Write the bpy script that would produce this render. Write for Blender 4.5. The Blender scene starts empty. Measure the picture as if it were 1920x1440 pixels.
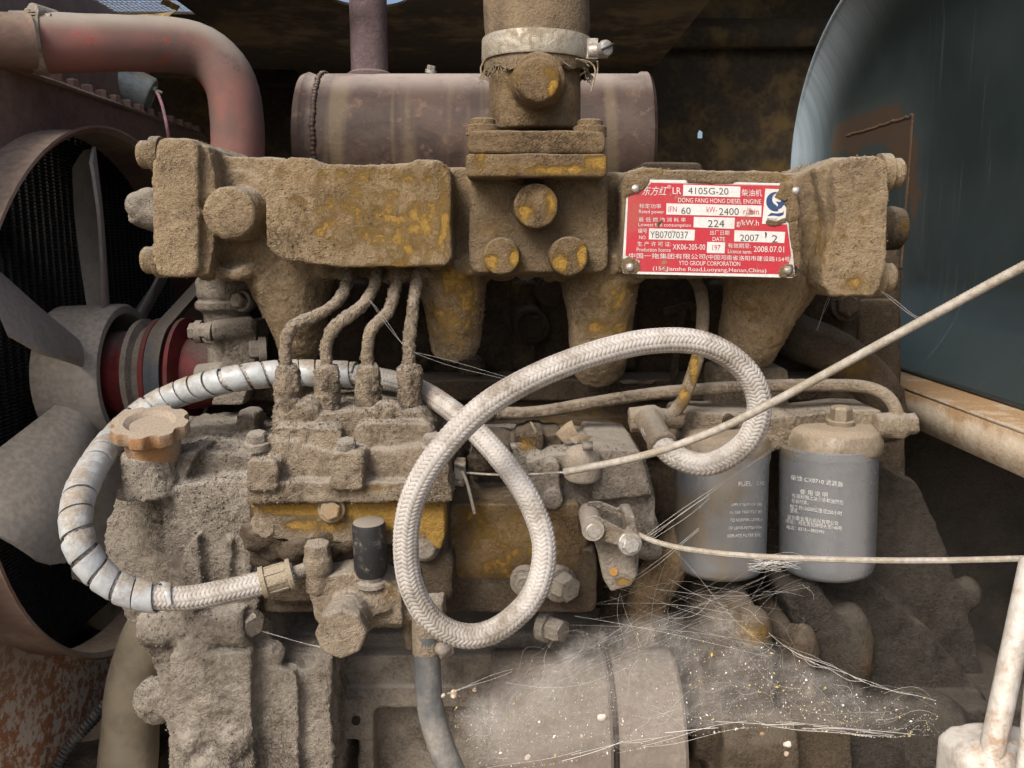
import bpy, bmesh, math, random
import numpy as np
from mathutils import Vector, Matrix, Quaternion
from mathutils.bvhtree import BVHTree
random.seed(7)
R = math.radians
PI = math.pi
SC = bpy.context.scene
COL = SC.collection

# ------------------------------------------------------------------ camera, sky, sun, exposure
F = 1600.0                                  # focal length in photo pixels (1920 wide)
PITCH = math.atan2(260.0, F)
CAM = Vector((0.0, 0.0, 1.25))
cd = bpy.data.cameras.new('camera')
cd.sensor_width = 36.0
cd.lens = 36.0 * F / 1920.0
cd.clip_start = 0.02
cd.clip_end = 200.0
cam = bpy.data.objects.new('camera', cd)
COL.objects.link(cam)
cam.location = CAM
cam.rotation_euler = (PI / 2 - PITCH, 0, 0)
SC.camera = cam

SUN_EL, SUN_AZ = R(44), R(212)              # soft daylight from behind the camera's left shoulder
W = bpy.data.worlds.new('World')
SC.world = W
W.use_nodes = True
wn = W.node_tree
sky = wn.nodes.new('ShaderNodeTexSky')
sky.sky_type = 'NISHITA'
sky.sun_disc = False
sky.sun_elevation = SUN_EL
sky.sun_rotation = SUN_AZ
sky.dust_density = 6.0
sky.air_density = 0.8
sky.ozone_density = 0.6
bg = wn.nodes['Background']
bg.inputs['Strength'].default_value = 0.12
wn.links.new(sky.outputs[0], bg.inputs['Color'])
sd = bpy.data.lights.new('sun', 'SUN')
sd.energy = 2.0
sd.angle = R(24)
sd.color = (1.0, 0.95, 0.88)
sun = bpy.data.objects.new('sun', sd)
COL.objects.link(sun)
# direction towards the sun
to_sun = Vector((math.sin(SUN_AZ) * math.cos(SUN_EL), math.cos(SUN_AZ) * math.cos(SUN_EL), math.sin(SUN_EL)))
sun.rotation_euler = to_sun.to_track_quat('Z', 'Y').to_euler()
sun.location = CAM + to_sun * 5
vs = SC.view_settings
vs.view_transform = 'Standard'
vs.look = 'None'
vs.gamma = 1.0
vs.use_curve_mapping = False
vs.exposure = 0.64

# ------------------------------------------------------------------ geometry helpers
CP, SP = math.cos(PITCH), math.sin(PITCH)
def ray(px, py):
    u = (px - 960) / F; v = (720 - py) / F
    return Vector((u, CP + v * SP, -SP + v * CP))
def P(px, py, Y):
    r = ray(px, py)
    return CAM + r * (Y / r.y)
def K(py, Y):
    return Y / ray(960, py).y / F           # metres per photo pixel at that depth

def vn(p, sc, seed=0):
    q = p * sc + (seed * 13.37 + 51.0)
    i = np.floor(q).astype(np.int64); f = q - i
    f = f * f * f * (f * (f * 6 - 15) + 10)
    def h(dx, dy, dz):
        a = ((i[:, 0] + dx) * 374761393 + (i[:, 1] + dy) * 668265263 + (i[:, 2] + dz) * 1274126177 + seed * 974711) & 0xffffffff
        a = ((a ^ (a >> 13)) * 1274126177) & 0xffffffff
        a = (a ^ (a >> 16)) & 0xffffff
        return a / float(0x7fffff) - 1.0
    fx, fy, fz = f[:, 0], f[:, 1], f[:, 2]
    def lp(a, b, t): return a + (b - a) * t
    x00 = lp(h(0, 0, 0), h(1, 0, 0), fx); x10 = lp(h(0, 1, 0), h(1, 1, 0), fx)
    x01 = lp(h(0, 0, 1), h(1, 0, 1), fx); x11 = lp(h(0, 1, 1), h(1, 1, 1), fx)
    return lp(lp(x00, x10, fy), lp(x01, x11, fy), fz)

class MB:
    def __init__(s): s.v = []; s.f = []
    def add(s, vs_, fs):
        o = len(s.v)
        s.v += [tuple(x) for x in vs_]
        s.f += [tuple(i + o for i in f) for f in fs]
        return s
    def prism(s, poly, Yf, Yb, back=1.0, shift=(0, 0)):
        fr = [P(x, y, Yf) for x, y in poly]
        c = sum(fr, Vector()) / len(fr)
        bk = [c + (p - c) * back + Vector((shift[0], Yb - Yf, shift[1])) for p in fr]
        n = len(fr)
        s.add(fr + bk, [tuple(range(n))[::-1], tuple(range(n, 2 * n))] + [(i, (i + 1) % n, n + (i + 1) % n, n + i) for i in range(n)])
        return s
    def rbox(s, x0, y0, x1, y1, Yf, Yb, rad=12, back=1.0, shift=(0, 0)):
        return s.prism(rrect(x0, y0, x1, y1, rad), Yf, Yb, back, shift)
    def wbox(s, a, b):
        x0, y0, z0 = a; x1, y1, z1 = b
        s.add([(x0, y0, z0), (x1, y0, z0), (x1, y1, z0), (x0, y1, z0), (x0, y0, z1), (x1, y0, z1), (x1, y1, z1), (x0, y1, z1)],
              [(3, 2, 1, 0), (4, 5, 6, 7), (0, 1, 5, 4), (1, 2, 6, 5), (2, 3, 7, 6), (3, 0, 4, 7)])
        return s
    def obox(s, c, ax, ay, az):
        c = Vector(c); ax = Vector(ax); ay = Vector(ay); az = Vector(az)
        vs_ = [c + ax * i + ay * j + az * k for k in (-1, 1) for j in (-1, 1) for i in (-1, 1)]
        s.add(vs_, [(2, 3, 1, 0), (4, 5, 7, 6), (0, 1, 5, 4), (1, 3, 7, 5), (3, 2, 6, 7), (2, 0, 4, 6)])
        return s
    def lathe(s, p0, axis, prof, n=28, squash=None, cap=True, up=None):
        p0 = Vector(p0); a = Vector(axis).normalized()
        u = Vector(up) if up else (Vector((0, 0, 1)) if abs(a.z) < .9 else Vector((0, -1, 0)))
        u = (u - a * u.dot(a)).normalized(); w = a.cross(u)
        vs_ = []
        for t, r in prof:
            for k in range(n):
                an = 2 * PI * k / n
                vs_.append(p0 + a * t + u * (math.cos(an) * r) + w * (math.sin(an) * r))
        fs = []
        m = len(prof)
        for j in range(m - 1):
            for k in range(n):
                k2 = (k + 1) % n
                fs.append((j * n + k, j * n + k2, (j + 1) * n + k2, (j + 1) * n + k))
        if cap:
            fs.append(tuple(range(n))[::-1]); fs.append(tuple((m - 1) * n + k for k in range(n)))
        s.add(vs_, fs)
        return s
    def cyl(s, p0, p1, r0, r1=None, n=24):
        d = Vector(p1) - Vector(p0)
        return s.lathe(p0, d, [(0, r0), (d.length, r0 if r1 is None else r1)], n)
    def boss(s, px, py, Yf, Yb, rpx, r2=None, n=28):
        p = P(px, py, Yf); k = K(py, Yf)
        return s.cyl(p, p + Vector((0, Yb - Yf, 0)), rpx * k, (r2 or rpx * 1.12) * k, n)
    def ell(s, c, rx, ry, rz, n=20, m=12):
        c = Vector(c); vs_ = [c + Vector((0, 0, rz))]
        for j in range(1, m):
            t = PI * j / m
            for k in range(n):
                a = 2 * PI * k / n
                vs_.append(c + Vector((rx * math.sin(t) * math.cos(a), ry * math.sin(t) * math.sin(a), rz * math.cos(t))))
        vs_.append(c - Vector((0, 0, rz)))
        fs = [(0, 1 + k, 1 + (k + 1) % n) for k in range(n)]
        for j in range(m - 2):
            for k in range(n):
                a = 1 + j * n; b = a + n
                fs.append((a + k, b + k, b + (k + 1) % n, a + (k + 1) % n))
        e = len(vs_) - 1; a = 1 + (m - 2) * n
        fs += [(a + k, e, a + (k + 1) % n) for k in range(n)]
        s.add(vs_, fs)
        return s
    def tube(s, pts, r, n=14, step=None, cap=True, smooth=True):
        pts = [Vector(p) for p in pts]
        if smooth: path = spline(pts, step or .006)
        else: path = [(p, i / max(1, len(pts) - 1)) for i, p in enumerate(pts)]
        fr = frames([p for p, t in path])
        vs_ = []; m = len(path)
        for (p, t), (T, N, B) in zip(path, fr):
            rr = r(t) if callable(r) else r
            for k in range(n):
                a = 2 * PI * k / n
                vs_.append(p + N * (rr * math.cos(a)) + B * (rr * math.sin(a)))
        fs = [(j * n + k, j * n + (k + 1) % n, (j + 1) * n + (k + 1) % n, (j + 1) * n + k) for j in range(m - 1) for k in range(n)]
        if cap:
            fs.append(tuple(range(n))[::-1]); fs.append(tuple((m - 1) * n + k for k in range(n)))
        s.add(vs_, fs)
        return s
    def mesh(s, name, smooth=True, angle=None):
        me = bpy.data.meshes.new(name)
        me.from_pydata(s.v, [], s.f)
        me.update()
        bm = bmesh.new(); bm.from_mesh(me)
        bmesh.ops.recalc_face_normals(bm, faces=bm.faces)
        if angle is not None:
            for e in bm.edges:
                if len(e.link_faces) == 2 and e.calc_face_angle(0) > R(angle): e.smooth = False
        bm.to_mesh(me); bm.free()
        me.polygons.foreach_set('use_smooth', [smooth] * len(me.polygons))
        return me

def rrect(x0, y0, x1, y1, rad, n=5):
    out = []
    for cx, cy, a0 in ((x1 - rad, y1 - rad, 0), (x0 + rad, y1 - rad, 90), (x0 + rad, y0 + rad, 180), (x1 - rad, y0 + rad, 270)):
        for k in range(n + 1):
            a = R(a0 + 90 * k / n)
            out.append((cx + rad * math.cos(a), cy + rad * math.sin(a)))
    return out

def spline(pts, step):
    """Catmull-Rom resampled at an even step -> [(point, t01)]"""
    q = [pts[0] * 2 - pts[1]] + pts + [pts[-1] * 2 - pts[-2]]
    raw = []
    for i in range(1, len(q) - 2):
        a, b, c, d = q[i - 1], q[i], q[i + 1], q[i + 2]
        m = max(6, int((c - b).length / step * 2))
        for k in range(m):
            t = k / m
            raw.append(.5 * ((2 * b) + (c - a) * t + (2 * a - 5 * b + 4 * c - d) * t * t + (3 * b - a - 3 * c + d) * t ** 3))
    raw.append(pts[-1].copy())
    L = [0.0]
    for a, b in zip(raw, raw[1:]): L.append(L[-1] + (b - a).length)
    n = max(2, int(L[-1] / step) + 1)
    xs = np.linspace(0, L[-1], n)
    A = np.array([tuple(p) for p in raw]); L = np.array(L)
    out = np.stack([np.interp(xs, L, A[:, k]) for k in range(3)], 1)
    return [(Vector(p), i / (n - 1)) for i, p in enumerate(out)]

def frames(path):
    n = len(path); fr = []
    T = [(path[min(i + 1, n - 1)] - path[max(i - 1, 0)]).normalized() for i in range(n)]
    N = Vector((0, -1, 0)) if abs(T[0].y) < .9 else Vector((0, 0, 1))
    for i in range(n):
        N = (N - T[i] * N.dot(T[i])).normalized()
        fr.append((T[i], N, T[i].cross(N)))
    return fr

# ------------------------------------------------------------------ object helpers
def obj(name, me, mat, parent=None, label=None, cat=None, group=None, kind=None):
    if isinstance(me, MB): me = me.mesh(name, True, 38)
    o = bpy.data.objects.new(name, me)
    COL.objects.link(o)
    if mat is not None and not me.materials: me.materials.append(mat)
    if parent is not None:
        o.parent = parent
        if parent.type == 'EMPTY': o.matrix_parent_inverse = Matrix.Translation(-parent.location)
        else: o.matrix_parent_inverse = Matrix.Identity(4)
    for k, v in (('label', label), ('category', cat), ('group', group), ('kind', kind)):
        if v: o[k] = v
    return o
def thing(name, label, cat, loc, group=None):
    o = bpy.data.objects.new(name, None)
    o.location = loc; o.empty_display_size = .02
    COL.objects.link(o)
    o['label'] = label; o['category'] = cat
    if group: o['group'] = group
    return o

def cast_mesh(name, mb, vox, smooth=3, disp=((60, .0012),), paint=(), ridged=0.0, grime=()):
    """union the overlapping shells into one dust-caked skin, then roughen it"""
    me = mb.mesh(name)
    o = bpy.data.objects.new('tmp', me); COL.objects.link(o)
    m = o.modifiers.new('r', 'REMESH'); m.mode = 'VOXEL'; m.voxel_size = vox; m.use_smooth_shade = True
    if smooth:
        sm = o.modifiers.new('s', 'SMOOTH'); sm.factor = .5; sm.iterations = smooth
    dg = bpy.context.evaluated_depsgraph_get()
    out = bpy.data.meshes.new_from_object(o.evaluated_get(dg))
    bpy.data.objects.remove(o); bpy.data.meshes.remove(me)
    out.name = name
    roughen(out, [(a, b * (.7 if a < 50 else .45)) for a, b in disp], ridged * .45)
    set_paint(out, paint)
    set_paint(out, grime, 'grime')
    return out
def roughen(out, disp, ridged=0.0):
    n = len(out.vertices)
    co = np.empty(n * 3); out.vertices.foreach_get('co', co); co = co.reshape(-1, 3)
    no = np.empty(n * 3); out.vertex_normals.foreach_get('vector', no); no = no.reshape(-1, 3)
    d = np.zeros(n)
    for k, (sc, amp) in enumerate(disp):
        d += vn(co, sc, k + 1) * amp
    if ridged:
        mask = np.clip(vn(co, 22, 9) * 1.6 + .35, 0, 1)
        d -= np.clip(1 - np.abs(vn(co, 130, 11)) * 5, 0, 1) * ridged * mask
    co = co + no * d[:, None]
    out.vertices.foreach_set('co', co.ravel())
    out.polygons.foreach_set('use_smooth', [True] * len(out.polygons))
    out.update()
def set_paint(out, blobs, name='paint'):
    n = len(out.vertices)
    co = np.empty(n * 3); out.vertices.foreach_get('co', co); co = co.reshape(-1, 3)
    v = np.zeros(n)
    for b in blobs:
        px, py, Y, rx, ry, s = b
        c = np.array(P(px, py, Y)); k = K(py, Y)
        dd = ((co[:, 0] - c[0]) / (rx * k)) ** 2 + ((co[:, 2] - c[2]) / (ry * k)) ** 2 + ((co[:, 1] - c[1]) / .05) ** 2
        v = np.maximum(v, s * np.exp(-dd * .8))
    a = out.attributes.new(name, 'FLOAT', 'POINT')
    a.data.foreach_set('value', v)

def crumbs(o, count, r0, r1, seed=1, parent=None, clump=26):
    """loose crumbs of dry dirt sitting on a casting, thicker in patches"""
    me = o.data; rs = np.random.RandomState(seed)
    npol = len(me.polygons)
    ar = np.empty(npol); me.polygons.foreach_get('area', ar)
    ce = np.empty(npol * 3); me.polygons.foreach_get('center', ce); ce = ce.reshape(-1, 3)
    no = np.empty(npol * 3); me.polygons.foreach_get('normal', no); no = no.reshape(-1, 3)
    w = ar * (np.clip(vn(ce, clump, 21) * 1.8 + .35, .02, 1)) * ((no[:, 1] < .25) | (no[:, 2] > .2))
    idx = rs.choice(npol, count, p=w / w.sum())
    side = np.sqrt(ar[idx])[:, None]
    c = ce[idx] + rs.uniform(-.5, .5, (count, 3)) * side
    r = (r0 + (r1 - r0) * rs.rand(count) ** 2.5)[:, None]
    q = rs.normal(size=(count, 3, 3)); q /= np.linalg.norm(q, axis=2, keepdims=True)
    e0 = q[:, 0]; e1 = np.cross(e0, q[:, 1]); e1 /= np.linalg.norm(e1, axis=1, keepdims=True); e2 = np.cross(e0, e1)
    k = rs.uniform(.6, 1.25, (count, 6, 1))
    V = np.stack([c + e0 * r * k[:, 0], c - e0 * r * k[:, 1], c + e1 * r * k[:, 2], c - e1 * r * k[:, 3], c + e2 * r * k[:, 4], c - e2 * r * k[:, 5]], 1).reshape(-1, 3)
    T = np.array([(0, 2, 4), (2, 1, 4), (1, 3, 4), (3, 0, 4), (2, 0, 5), (1, 2, 5), (3, 1, 5), (0, 3, 5)])
    Fc = (T[None] + (np.arange(count) * 6)[:, None, None]).reshape(-1, 3)
    m2 = bpy.data.meshes.new('dust_crumb')
    m2.from_pydata(V.tolist(), [], Fc.tolist()); m2.update()
    m2.polygons.foreach_set('use_smooth', [True] * len(m2.polygons))
    return obj('dust_crumb', m2, me.materials[0], parent=parent or o, kind='stuff')

def orient(axis):
    return Vector(axis).normalized().to_track_quat('Z', 'X').to_matrix().to_4x4()
_BOLT = {}
def bolt(parent, pos, axis, r, h=None, mat=None, name='bolt', dusty=True, n=6, spin=.3):
    """hex head with a washer, axis points out of the head"""
    key = (round(r, 5), round(h or r * .9, 5), n, mat.name if mat else '')
    if key not in _BOLT:
        hh = h or r * .9
        mb = MB()
        mb.lathe((0, 0, -r * .5), (0, 0, 1), [(0, r * 1.3), (r * .68, r * 1.3), (r * .75, r * 1.22)], 18)
        mb.lathe((0, 0, r * .1), (0, 0, 1), [(0, r), (hh * .82, r), (hh, r * .84)], n)
        me = mb.mesh('bolt', True, 25)
        me.materials.append(mat)
        _BOLT[key] = me
    o = bpy.data.objects.new(name, _BOLT[key]); COL.objects.link(o)
    o.parent = parent
    M = Matrix.Translation(pos) @ orient(axis) @ Matrix.Rotation(spin + random.uniform(-.4, .4), 4, 'Z')
    if parent is not None and parent.type == 'EMPTY': o.matrix_parent_inverse = Matrix.Translation(-parent.location)
    o.matrix_basis = M
    return o

# ------------------------------------------------------------------ procedural materials
class G:
    def __init__(s, name):
        s.m = bpy.data.materials.new(name); s.m.use_nodes = True
        s.t = s.m.node_tree; s.n = s.t.nodes; s.l = s.t.links
        s.b = s.n['Principled BSDF']
        s.tc = s.n.new('ShaderNodeTexCoord')
        s.vec = s.tc.outputs['Object']
    def put(s, sock, v):
        if hasattr(v, 'is_output') or isinstance(v, bpy.types.NodeSocket): s.l.new(v, sock)
        elif isinstance(v, (tuple, list)) and len(v) == 3 and sock.type == 'RGBA': sock.default_value = (*v, 1)
        else: sock.default_value = v
    def noise(s, scale, detail=4, rough=.55, vec=None, dist=0.0):
        n = s.n.new('ShaderNodeTexNoise'); n.inputs['Scale'].default_value = scale
        n.inputs['Detail'].default_value = detail; n.inputs['Roughness'].default_value = rough
        n.inputs['Distortion'].default_value = dist
        s.l.new(vec or s.vec, n.inputs['Vector']); return n.outputs['Fac']
    def vor(s, scale, feat='F1', vec=None, out='Distance'):
        n = s.n.new('ShaderNodeTexVoronoi'); n.feature = feat; n.inputs['Scale'].default_value = scale
        s.l.new(vec or s.vec, n.inputs['Vector']); return n.outputs[out]
    def math(s, op, a, b=0.0, c=0.0, clamp=False):
        n = s.n.new('ShaderNodeMath'); n.operation = op; n.use_clamp = clamp
        s.put(n.inputs[0], a); s.put(n.inputs[1], b)
        if op in ('MULTIPLY_ADD',): s.put(n.inputs[2], c)
        return n.outputs[0]
    def rng(s, v, a, b, c=0.0, d=1.0):
        n = s.n.new('ShaderNodeMapRange'); n.interpolation_type = 'SMOOTHSTEP'
        s.put(n.inputs['Value'], v)
        for k, x in zip(('From Min', 'From Max', 'To Min', 'To Max'), (a, b, c, d)): s.put(n.inputs[k], x)
        return n.outputs[0]
    def mix(s, f, a, b, mode='MIX'):
        n = s.n.new('ShaderNodeMix'); n.data_type = 'RGBA'; n.blend_type = mode
        s.put(n.inputs[0], f); s.put(n.inputs[6], a); s.put(n.inputs[7], b)
        return n.outputs[2]
    def attr(s, name):
        n = s.n.new('ShaderNodeAttribute'); n.attribute_name = name
        return n.outputs['Fac']
    def nz(s):
        g = s.n.new('ShaderNodeNewGeometry'); x = s.n.new('ShaderNodeSeparateXYZ')
        s.l.new(g.outputs['Normal'], x.inputs[0]); return x.outputs['Z']
    def sep(s, v=None):
        x = s.n.new('ShaderNodeSeparateXYZ'); s.l.new(v or s.vec, x.inputs[0]); return x.outputs
    def bump(s, h, dist, strength=1.0):
        n = s.n.new('ShaderNodeBump'); n.inputs['Distance'].default_value = dist; n.inputs['Strength'].default_value = strength
        s.l.new(h, n.inputs['Height']); s.l.new(n.outputs[0], s.b.inputs['Normal'])
    def scaled(s, v):
        n = s.n.new('ShaderNodeMapping'); n.inputs['Scale'].default_value = v
        s.l.new(s.vec, n.inputs['Vector']); return n.outputs[0]
    def out(s, col, rough=.9, metal=0.0, spec=.3):
        s.put(s.b.inputs['Base Color'], col); s.put(s.b.inputs['Roughness'], rough)
        s.put(s.b.inputs['Metallic'], metal); s.b.inputs['Specular IOR Level'].default_value = spec
        return s.m

def crust(name, dark, mid, light, top, paint=(.36, .215, .045), bump=1.0, grain=1.0, thick=1.0):
    g = G(name)
    nA = g.noise(13, 5, .6); nB = g.noise(70 * grain, 5, .6); nC = g.noise(300 * grain, 5, .7); nD = g.noise(900 * grain, 2, .6)
    nW = g.noise(170 * grain, 3, .6, dist=.3)
    rough_zone = g.rng(nA, .50, .66)
    c = g.mix(g.rng(nA, .36, .64), mid, dark)
    c = g.mix(g.rng(nB, .45, .72, 0, .6), c, light)
    c = g.mix(g.rng(nC, .40, .70, 0, .5), c, light)
    c = g.mix(g.rng(nC, .30, .45, .6, 0), c, tuple(x * .55 for x in dark))
    c = g.mix(g.attr('grime'), c, tuple(x * .62 for x in dark))
    c = g.mix(g.math('MULTIPLY', g.rng(g.nz(), .35, .95), g.rng(nB, .2, .6, .55, 1)), c, top)
    # thin crack lines, lowered in the bump and darker in colour
    pit = g.math('MULTIPLY', g.rng(g.math('ABSOLUTE', g.math('SUBTRACT', nW, .5)), .0, .06, 1, 0), rough_zone)
    c = g.mix(g.math('MULTIPLY', pit, .4), c, tuple(x * .5 for x in dark))
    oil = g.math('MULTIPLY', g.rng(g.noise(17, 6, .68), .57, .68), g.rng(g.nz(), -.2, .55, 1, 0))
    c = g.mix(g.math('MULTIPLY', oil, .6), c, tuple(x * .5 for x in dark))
    nP = g.noise(75, 9, .78)
    c = g.mix(g.math('MULTIPLY', g.rng(g.attr('paint'), .05, 1.0, 0, .62), g.rng(nB, .3, .65, .6, 1)), c, tuple(x * .74 for x in paint))
    pm = g.math('ADD', g.math('MULTIPLY', g.attr('paint'), .9), g.math('MULTIPLY', g.math('SUBTRACT', nP, .5), 2.2))
    pm = g.rng(pm, .34, .66)
    pc = g.mix(g.rng(nC, .35, .7), paint, tuple(x * .6 for x in paint))
    c = g.mix(g.math('MULTIPLY', pm, .85), c, pc)
    h = g.math('ADD', g.math('MULTIPLY', nB, .34), g.math('MULTIPLY', nC, .8))
    h = g.math('ADD', h, g.math('MULTIPLY', nD, .42))
    h = g.math('SUBTRACT', h, g.math('MULTIPLY', pit, .32 * thick))
    h = g.math('MULTIPLY', h, g.math('SUBTRACT', 1.0, g.math('MULTIPLY', pm, .5)))
    g.bump(h, .0052 * bump, 1.0)
    return g.out(c, g.rng(oil, 0, 1, .95, .7), 0, .2)

def dusty(name, base, dust=(.27, .21, .145), amount=.5, scale=30, rough=.6, metal=0.0, spec=.4, bump=.0008, base2=None, top=.6, paint=None, contrast=.16):
    g = G(name)
    n1 = g.noise(scale, 6, .62); n2 = g.noise(scale * 5, 5, .6); n3 = g.noise(scale * 20, 3)
    b = g.mix(g.rng(n2, .4, .65), base, base2 or tuple(x * .75 for x in base))
    t = 1.0 - amount
    m = g.math('ADD', g.math('ADD', n1, g.math('MULTIPLY', g.rng(g.nz(), .2, .95), top * .5)), g.math('MULTIPLY', g.math('SUBTRACT', n2, .5), .35))
    m = g.rng(m, t * .6 + .25 - contrast, t * .6 + .25 + contrast)
    d = g.mix(g.rng(n3, .3, .7), dust, tuple(x * .72 for x in dust))
    c = g.mix(m, b, d)
    h = g.math('ADD', g.math('MULTIPLY', n2, .6), g.math('MULTIPLY', n3, .5))
    h = g.math('ADD', h, g.math('MULTIPLY', m, .5))
    g.bump(h, bump)
    ro = g.rng(m, 0, 1, rough, .93)
    return g.out(c, ro, metal, spec)

M = {}
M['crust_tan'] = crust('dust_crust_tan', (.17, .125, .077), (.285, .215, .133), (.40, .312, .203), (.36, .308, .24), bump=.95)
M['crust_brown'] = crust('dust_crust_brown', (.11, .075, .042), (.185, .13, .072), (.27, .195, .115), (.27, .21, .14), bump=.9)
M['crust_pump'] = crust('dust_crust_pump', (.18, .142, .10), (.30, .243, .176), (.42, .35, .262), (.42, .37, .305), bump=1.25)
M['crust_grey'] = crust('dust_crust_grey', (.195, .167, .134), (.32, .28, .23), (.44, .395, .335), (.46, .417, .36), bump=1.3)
M['crust_deep_shade'] = crust('dust_crust_deep_shade', (.04, .03, .02), (.068, .05, .033), (.11, .084, .058), (.145, .118, .09), bump=.8)  # crust for deep-set parts, their shade put into the colour
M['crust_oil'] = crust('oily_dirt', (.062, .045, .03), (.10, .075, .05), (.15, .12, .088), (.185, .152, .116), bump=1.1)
M['bolt'] = dusty('dusty_bolt', (.17, .13, .085), (.3, .235, .155), .75, 60, .7, 0.0, .2, .0012)
M['bolt_grey'] = dusty('dusty_bolt_grey', (.2, .175, .14), (.33, .285, .225), .75, 60, .7, 0.0, .2, .0012)
M['steel'] = dusty('dull_steel', (.42, .40, .37), (.33, .28, .215), .45, 60, .45, .55, .5, .0005)
M['bright'] = dusty('worn_zinc', (.55, .54, .51), (.36, .31, .24), .4, 70, .35, .7, .5, .0004)
M['clamp'] = dusty('dull_zinc_strap', (.40, .37, .30), (.30, .25, .18), .5, 45, .45, .4, .5, .0006)
M['rubber'] = dusty('dusty_rubber', (.10, .078, .052), (.205, .155, .10), .72, 26, .85, 0, .2, .0012)
M['rubber_black'] = dusty('black_plastic', (.018, .019, .021), (.25, .22, .18), .27, 120, .5, 0, .4, .0005, top=1.5)
M['void'] = dusty('dark_dirt', (.03, .024, .018), (.09, .07, .05), .4, 14, .9, 0, .2, .002)
# ------------------------------------------------------------------ the setting: engine bay sheet metal
def sheet(name, outer, holes, to3, thick, mat, **kw):
    bm = bmesh.new(); ed = []
    for loop in [outer] + holes:
        vs_ = [bm.verts.new(to3(*p)) for p in loop]
        ed += [bm.edges.new((vs_[i], vs_[(i + 1) % len(vs_)])) for i in range(len(vs_))]
    bmesh.ops.triangle_fill(bm, use_beauty=True, use_dissolve=False, edges=ed)
    bmesh.ops.recalc_face_normals(bm, faces=bm.faces)
    me = bpy.data.meshes.new(name); bm.to_mesh(me); bm.free()
    o = obj(name, me, mat, **kw)
    s = o.modifiers.new('t', 'SOLIDIFY'); s.thickness = thick; s.offset = 0
    return o
def circ(cx, cy, r, n=40, ry=None): return [(cx + r * math.cos(2 * PI * k / n), cy + (ry or r) * math.sin(2 * PI * k / n)) for k in range(n)]

M['hood'] = dusty('dirty_yellow_sheet', (.13, .085, .025), (.05, .04, .028), .62, 5, .6, 0, .35, .0006, base2=(.06, .042, .02), contrast=.12)
M['earth'] = dusty('bare_earth', (.22, .18, .13), (.3, .25, .19), .5, 2, .95, 0, .1, .004)
ground = obj('ground', MB().add([(-4, -4, 0), (4, -4, 0), (4, 4, 0), (-4, 4, 0)], [(0, 1, 2, 3)]), M['earth'], kind='structure')
ROOF = 1.547
px_hole = P(690, 4, 1.09)
roof = sheet('hood_roof', [(-.41, 1.036), (.24, 1.036), (.24, 1.62), (-.41, 1.62)], [circ(px_hole.x, 1.09, .047, 36)], lambda x, y: (x, y, ROOF), .003, M['hood'], kind='structure')
HI = 1.75  # hood raised on the right so daylight reaches the tank rim
unseen_roof = sheet('hood_roof', [(.24, 1.30), (1.15, 1.30), (1.15, 1.62), (.24, 1.62)], [], lambda x, y: (x, y, HI), .003, M['hood'], kind='structure')  # out of view, added to keep sun off the upper wall
step = sheet('unseen_hood_step', [(1.036, ROOF), (1.62, ROOF), (1.62, HI), (1.30, HI), (1.036, ROOF + .06)], [], lambda y, z: (.2415, y, z), .003, M['hood'], kind='structure')  # unseen side closing the added raised roof
roof2 = sheet('hood_roof', [(-1.0, 1.168), (-.4115, 1.168), (-.4115, 1.62), (-1.0, 1.62)], [], lambda x, y: (x, y, ROOF), .003, M['hood'], kind='structure')
pw = P(1312, 253, 1.60)
wall = sheet('hood_side_wall', [(-1.0, 1.378), (1.15, 1.378), (1.15, HI), (.24, HI), (.24, ROOF), (-1.0, ROOF)], [[(pw.x - .004, pw.z - .006), (pw.x + .005, pw.z - .006), (pw.x + .005, pw.z + .005), (pw.x - .001, pw.z + .009), (pw.x - .004, pw.z + .003)]],
             lambda x, z: (x, 1.60, z), .003, M['hood'], kind='structure')
rw = sheet('cab_bulkhead', [(.66, .40), (1.5, .40), (1.5, HI), (.66, HI)], [], lambda a, z: (1.10, a, z), .003, M['void'], kind='structure')
mb = MB(); a = P(1150, 30, 1.55); b = P(1480, 82, 1.55); mb.wbox((-.2, 1.565, b.z), (1.1, 1.597, a.z))
obj('stiffening_rail', mb, M['hood'], parent=wall)
mb = MB(); a = P(465, 95, 1.5); b = P(545, 150, 1.5); mb.wbox((a.x, 1.52, b.z), (b.x, 1.597, a.z))
obj('wall_bracket', mb, M['void'], parent=wall)
# torn sheet lips at the edge of the vent
mb = MB()
zz = ROOF - .004
pts = [(-.60, 1.166), (-.52, 1.164), (-.46, 1.158), (-.43, 1.145), (-.412, 1.12), (-.418, 1.085)]
lo = [(x + random.uniform(-.004, .004), y - random.uniform(.002, .007)) for x, y in pts]
for i in range(len(pts) - 1):
    mb.add([(pts[i][0], pts[i][1], zz), (pts[i + 1][0], pts[i + 1][1], zz), (lo[i + 1][0], lo[i + 1][1], zz - .007), (lo[i][0], lo[i][1], zz - .006),
            (pts[i][0], pts[i][1] + .002, zz), (pts[i + 1][0], pts[i + 1][1] + .002, zz), (lo[i + 1][0], lo[i + 1][1] + .002, zz - .007), (lo[i][0], lo[i][1] + .002, zz - .006)],
           [(0, 1, 2, 3), (7, 6, 5, 4), (0, 4, 5, 1), (3, 2, 6, 7), (0, 3, 7, 4), (1, 5, 6, 2)])
M['yellow'] = dusty('chipped_yellow_paint', (.55, .36, .08), (.2, .15, .09), .45, 40, .5, 0, .4, .0005)
obj('torn_edge', mb, M['yellow'], parent=roof2)

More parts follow.
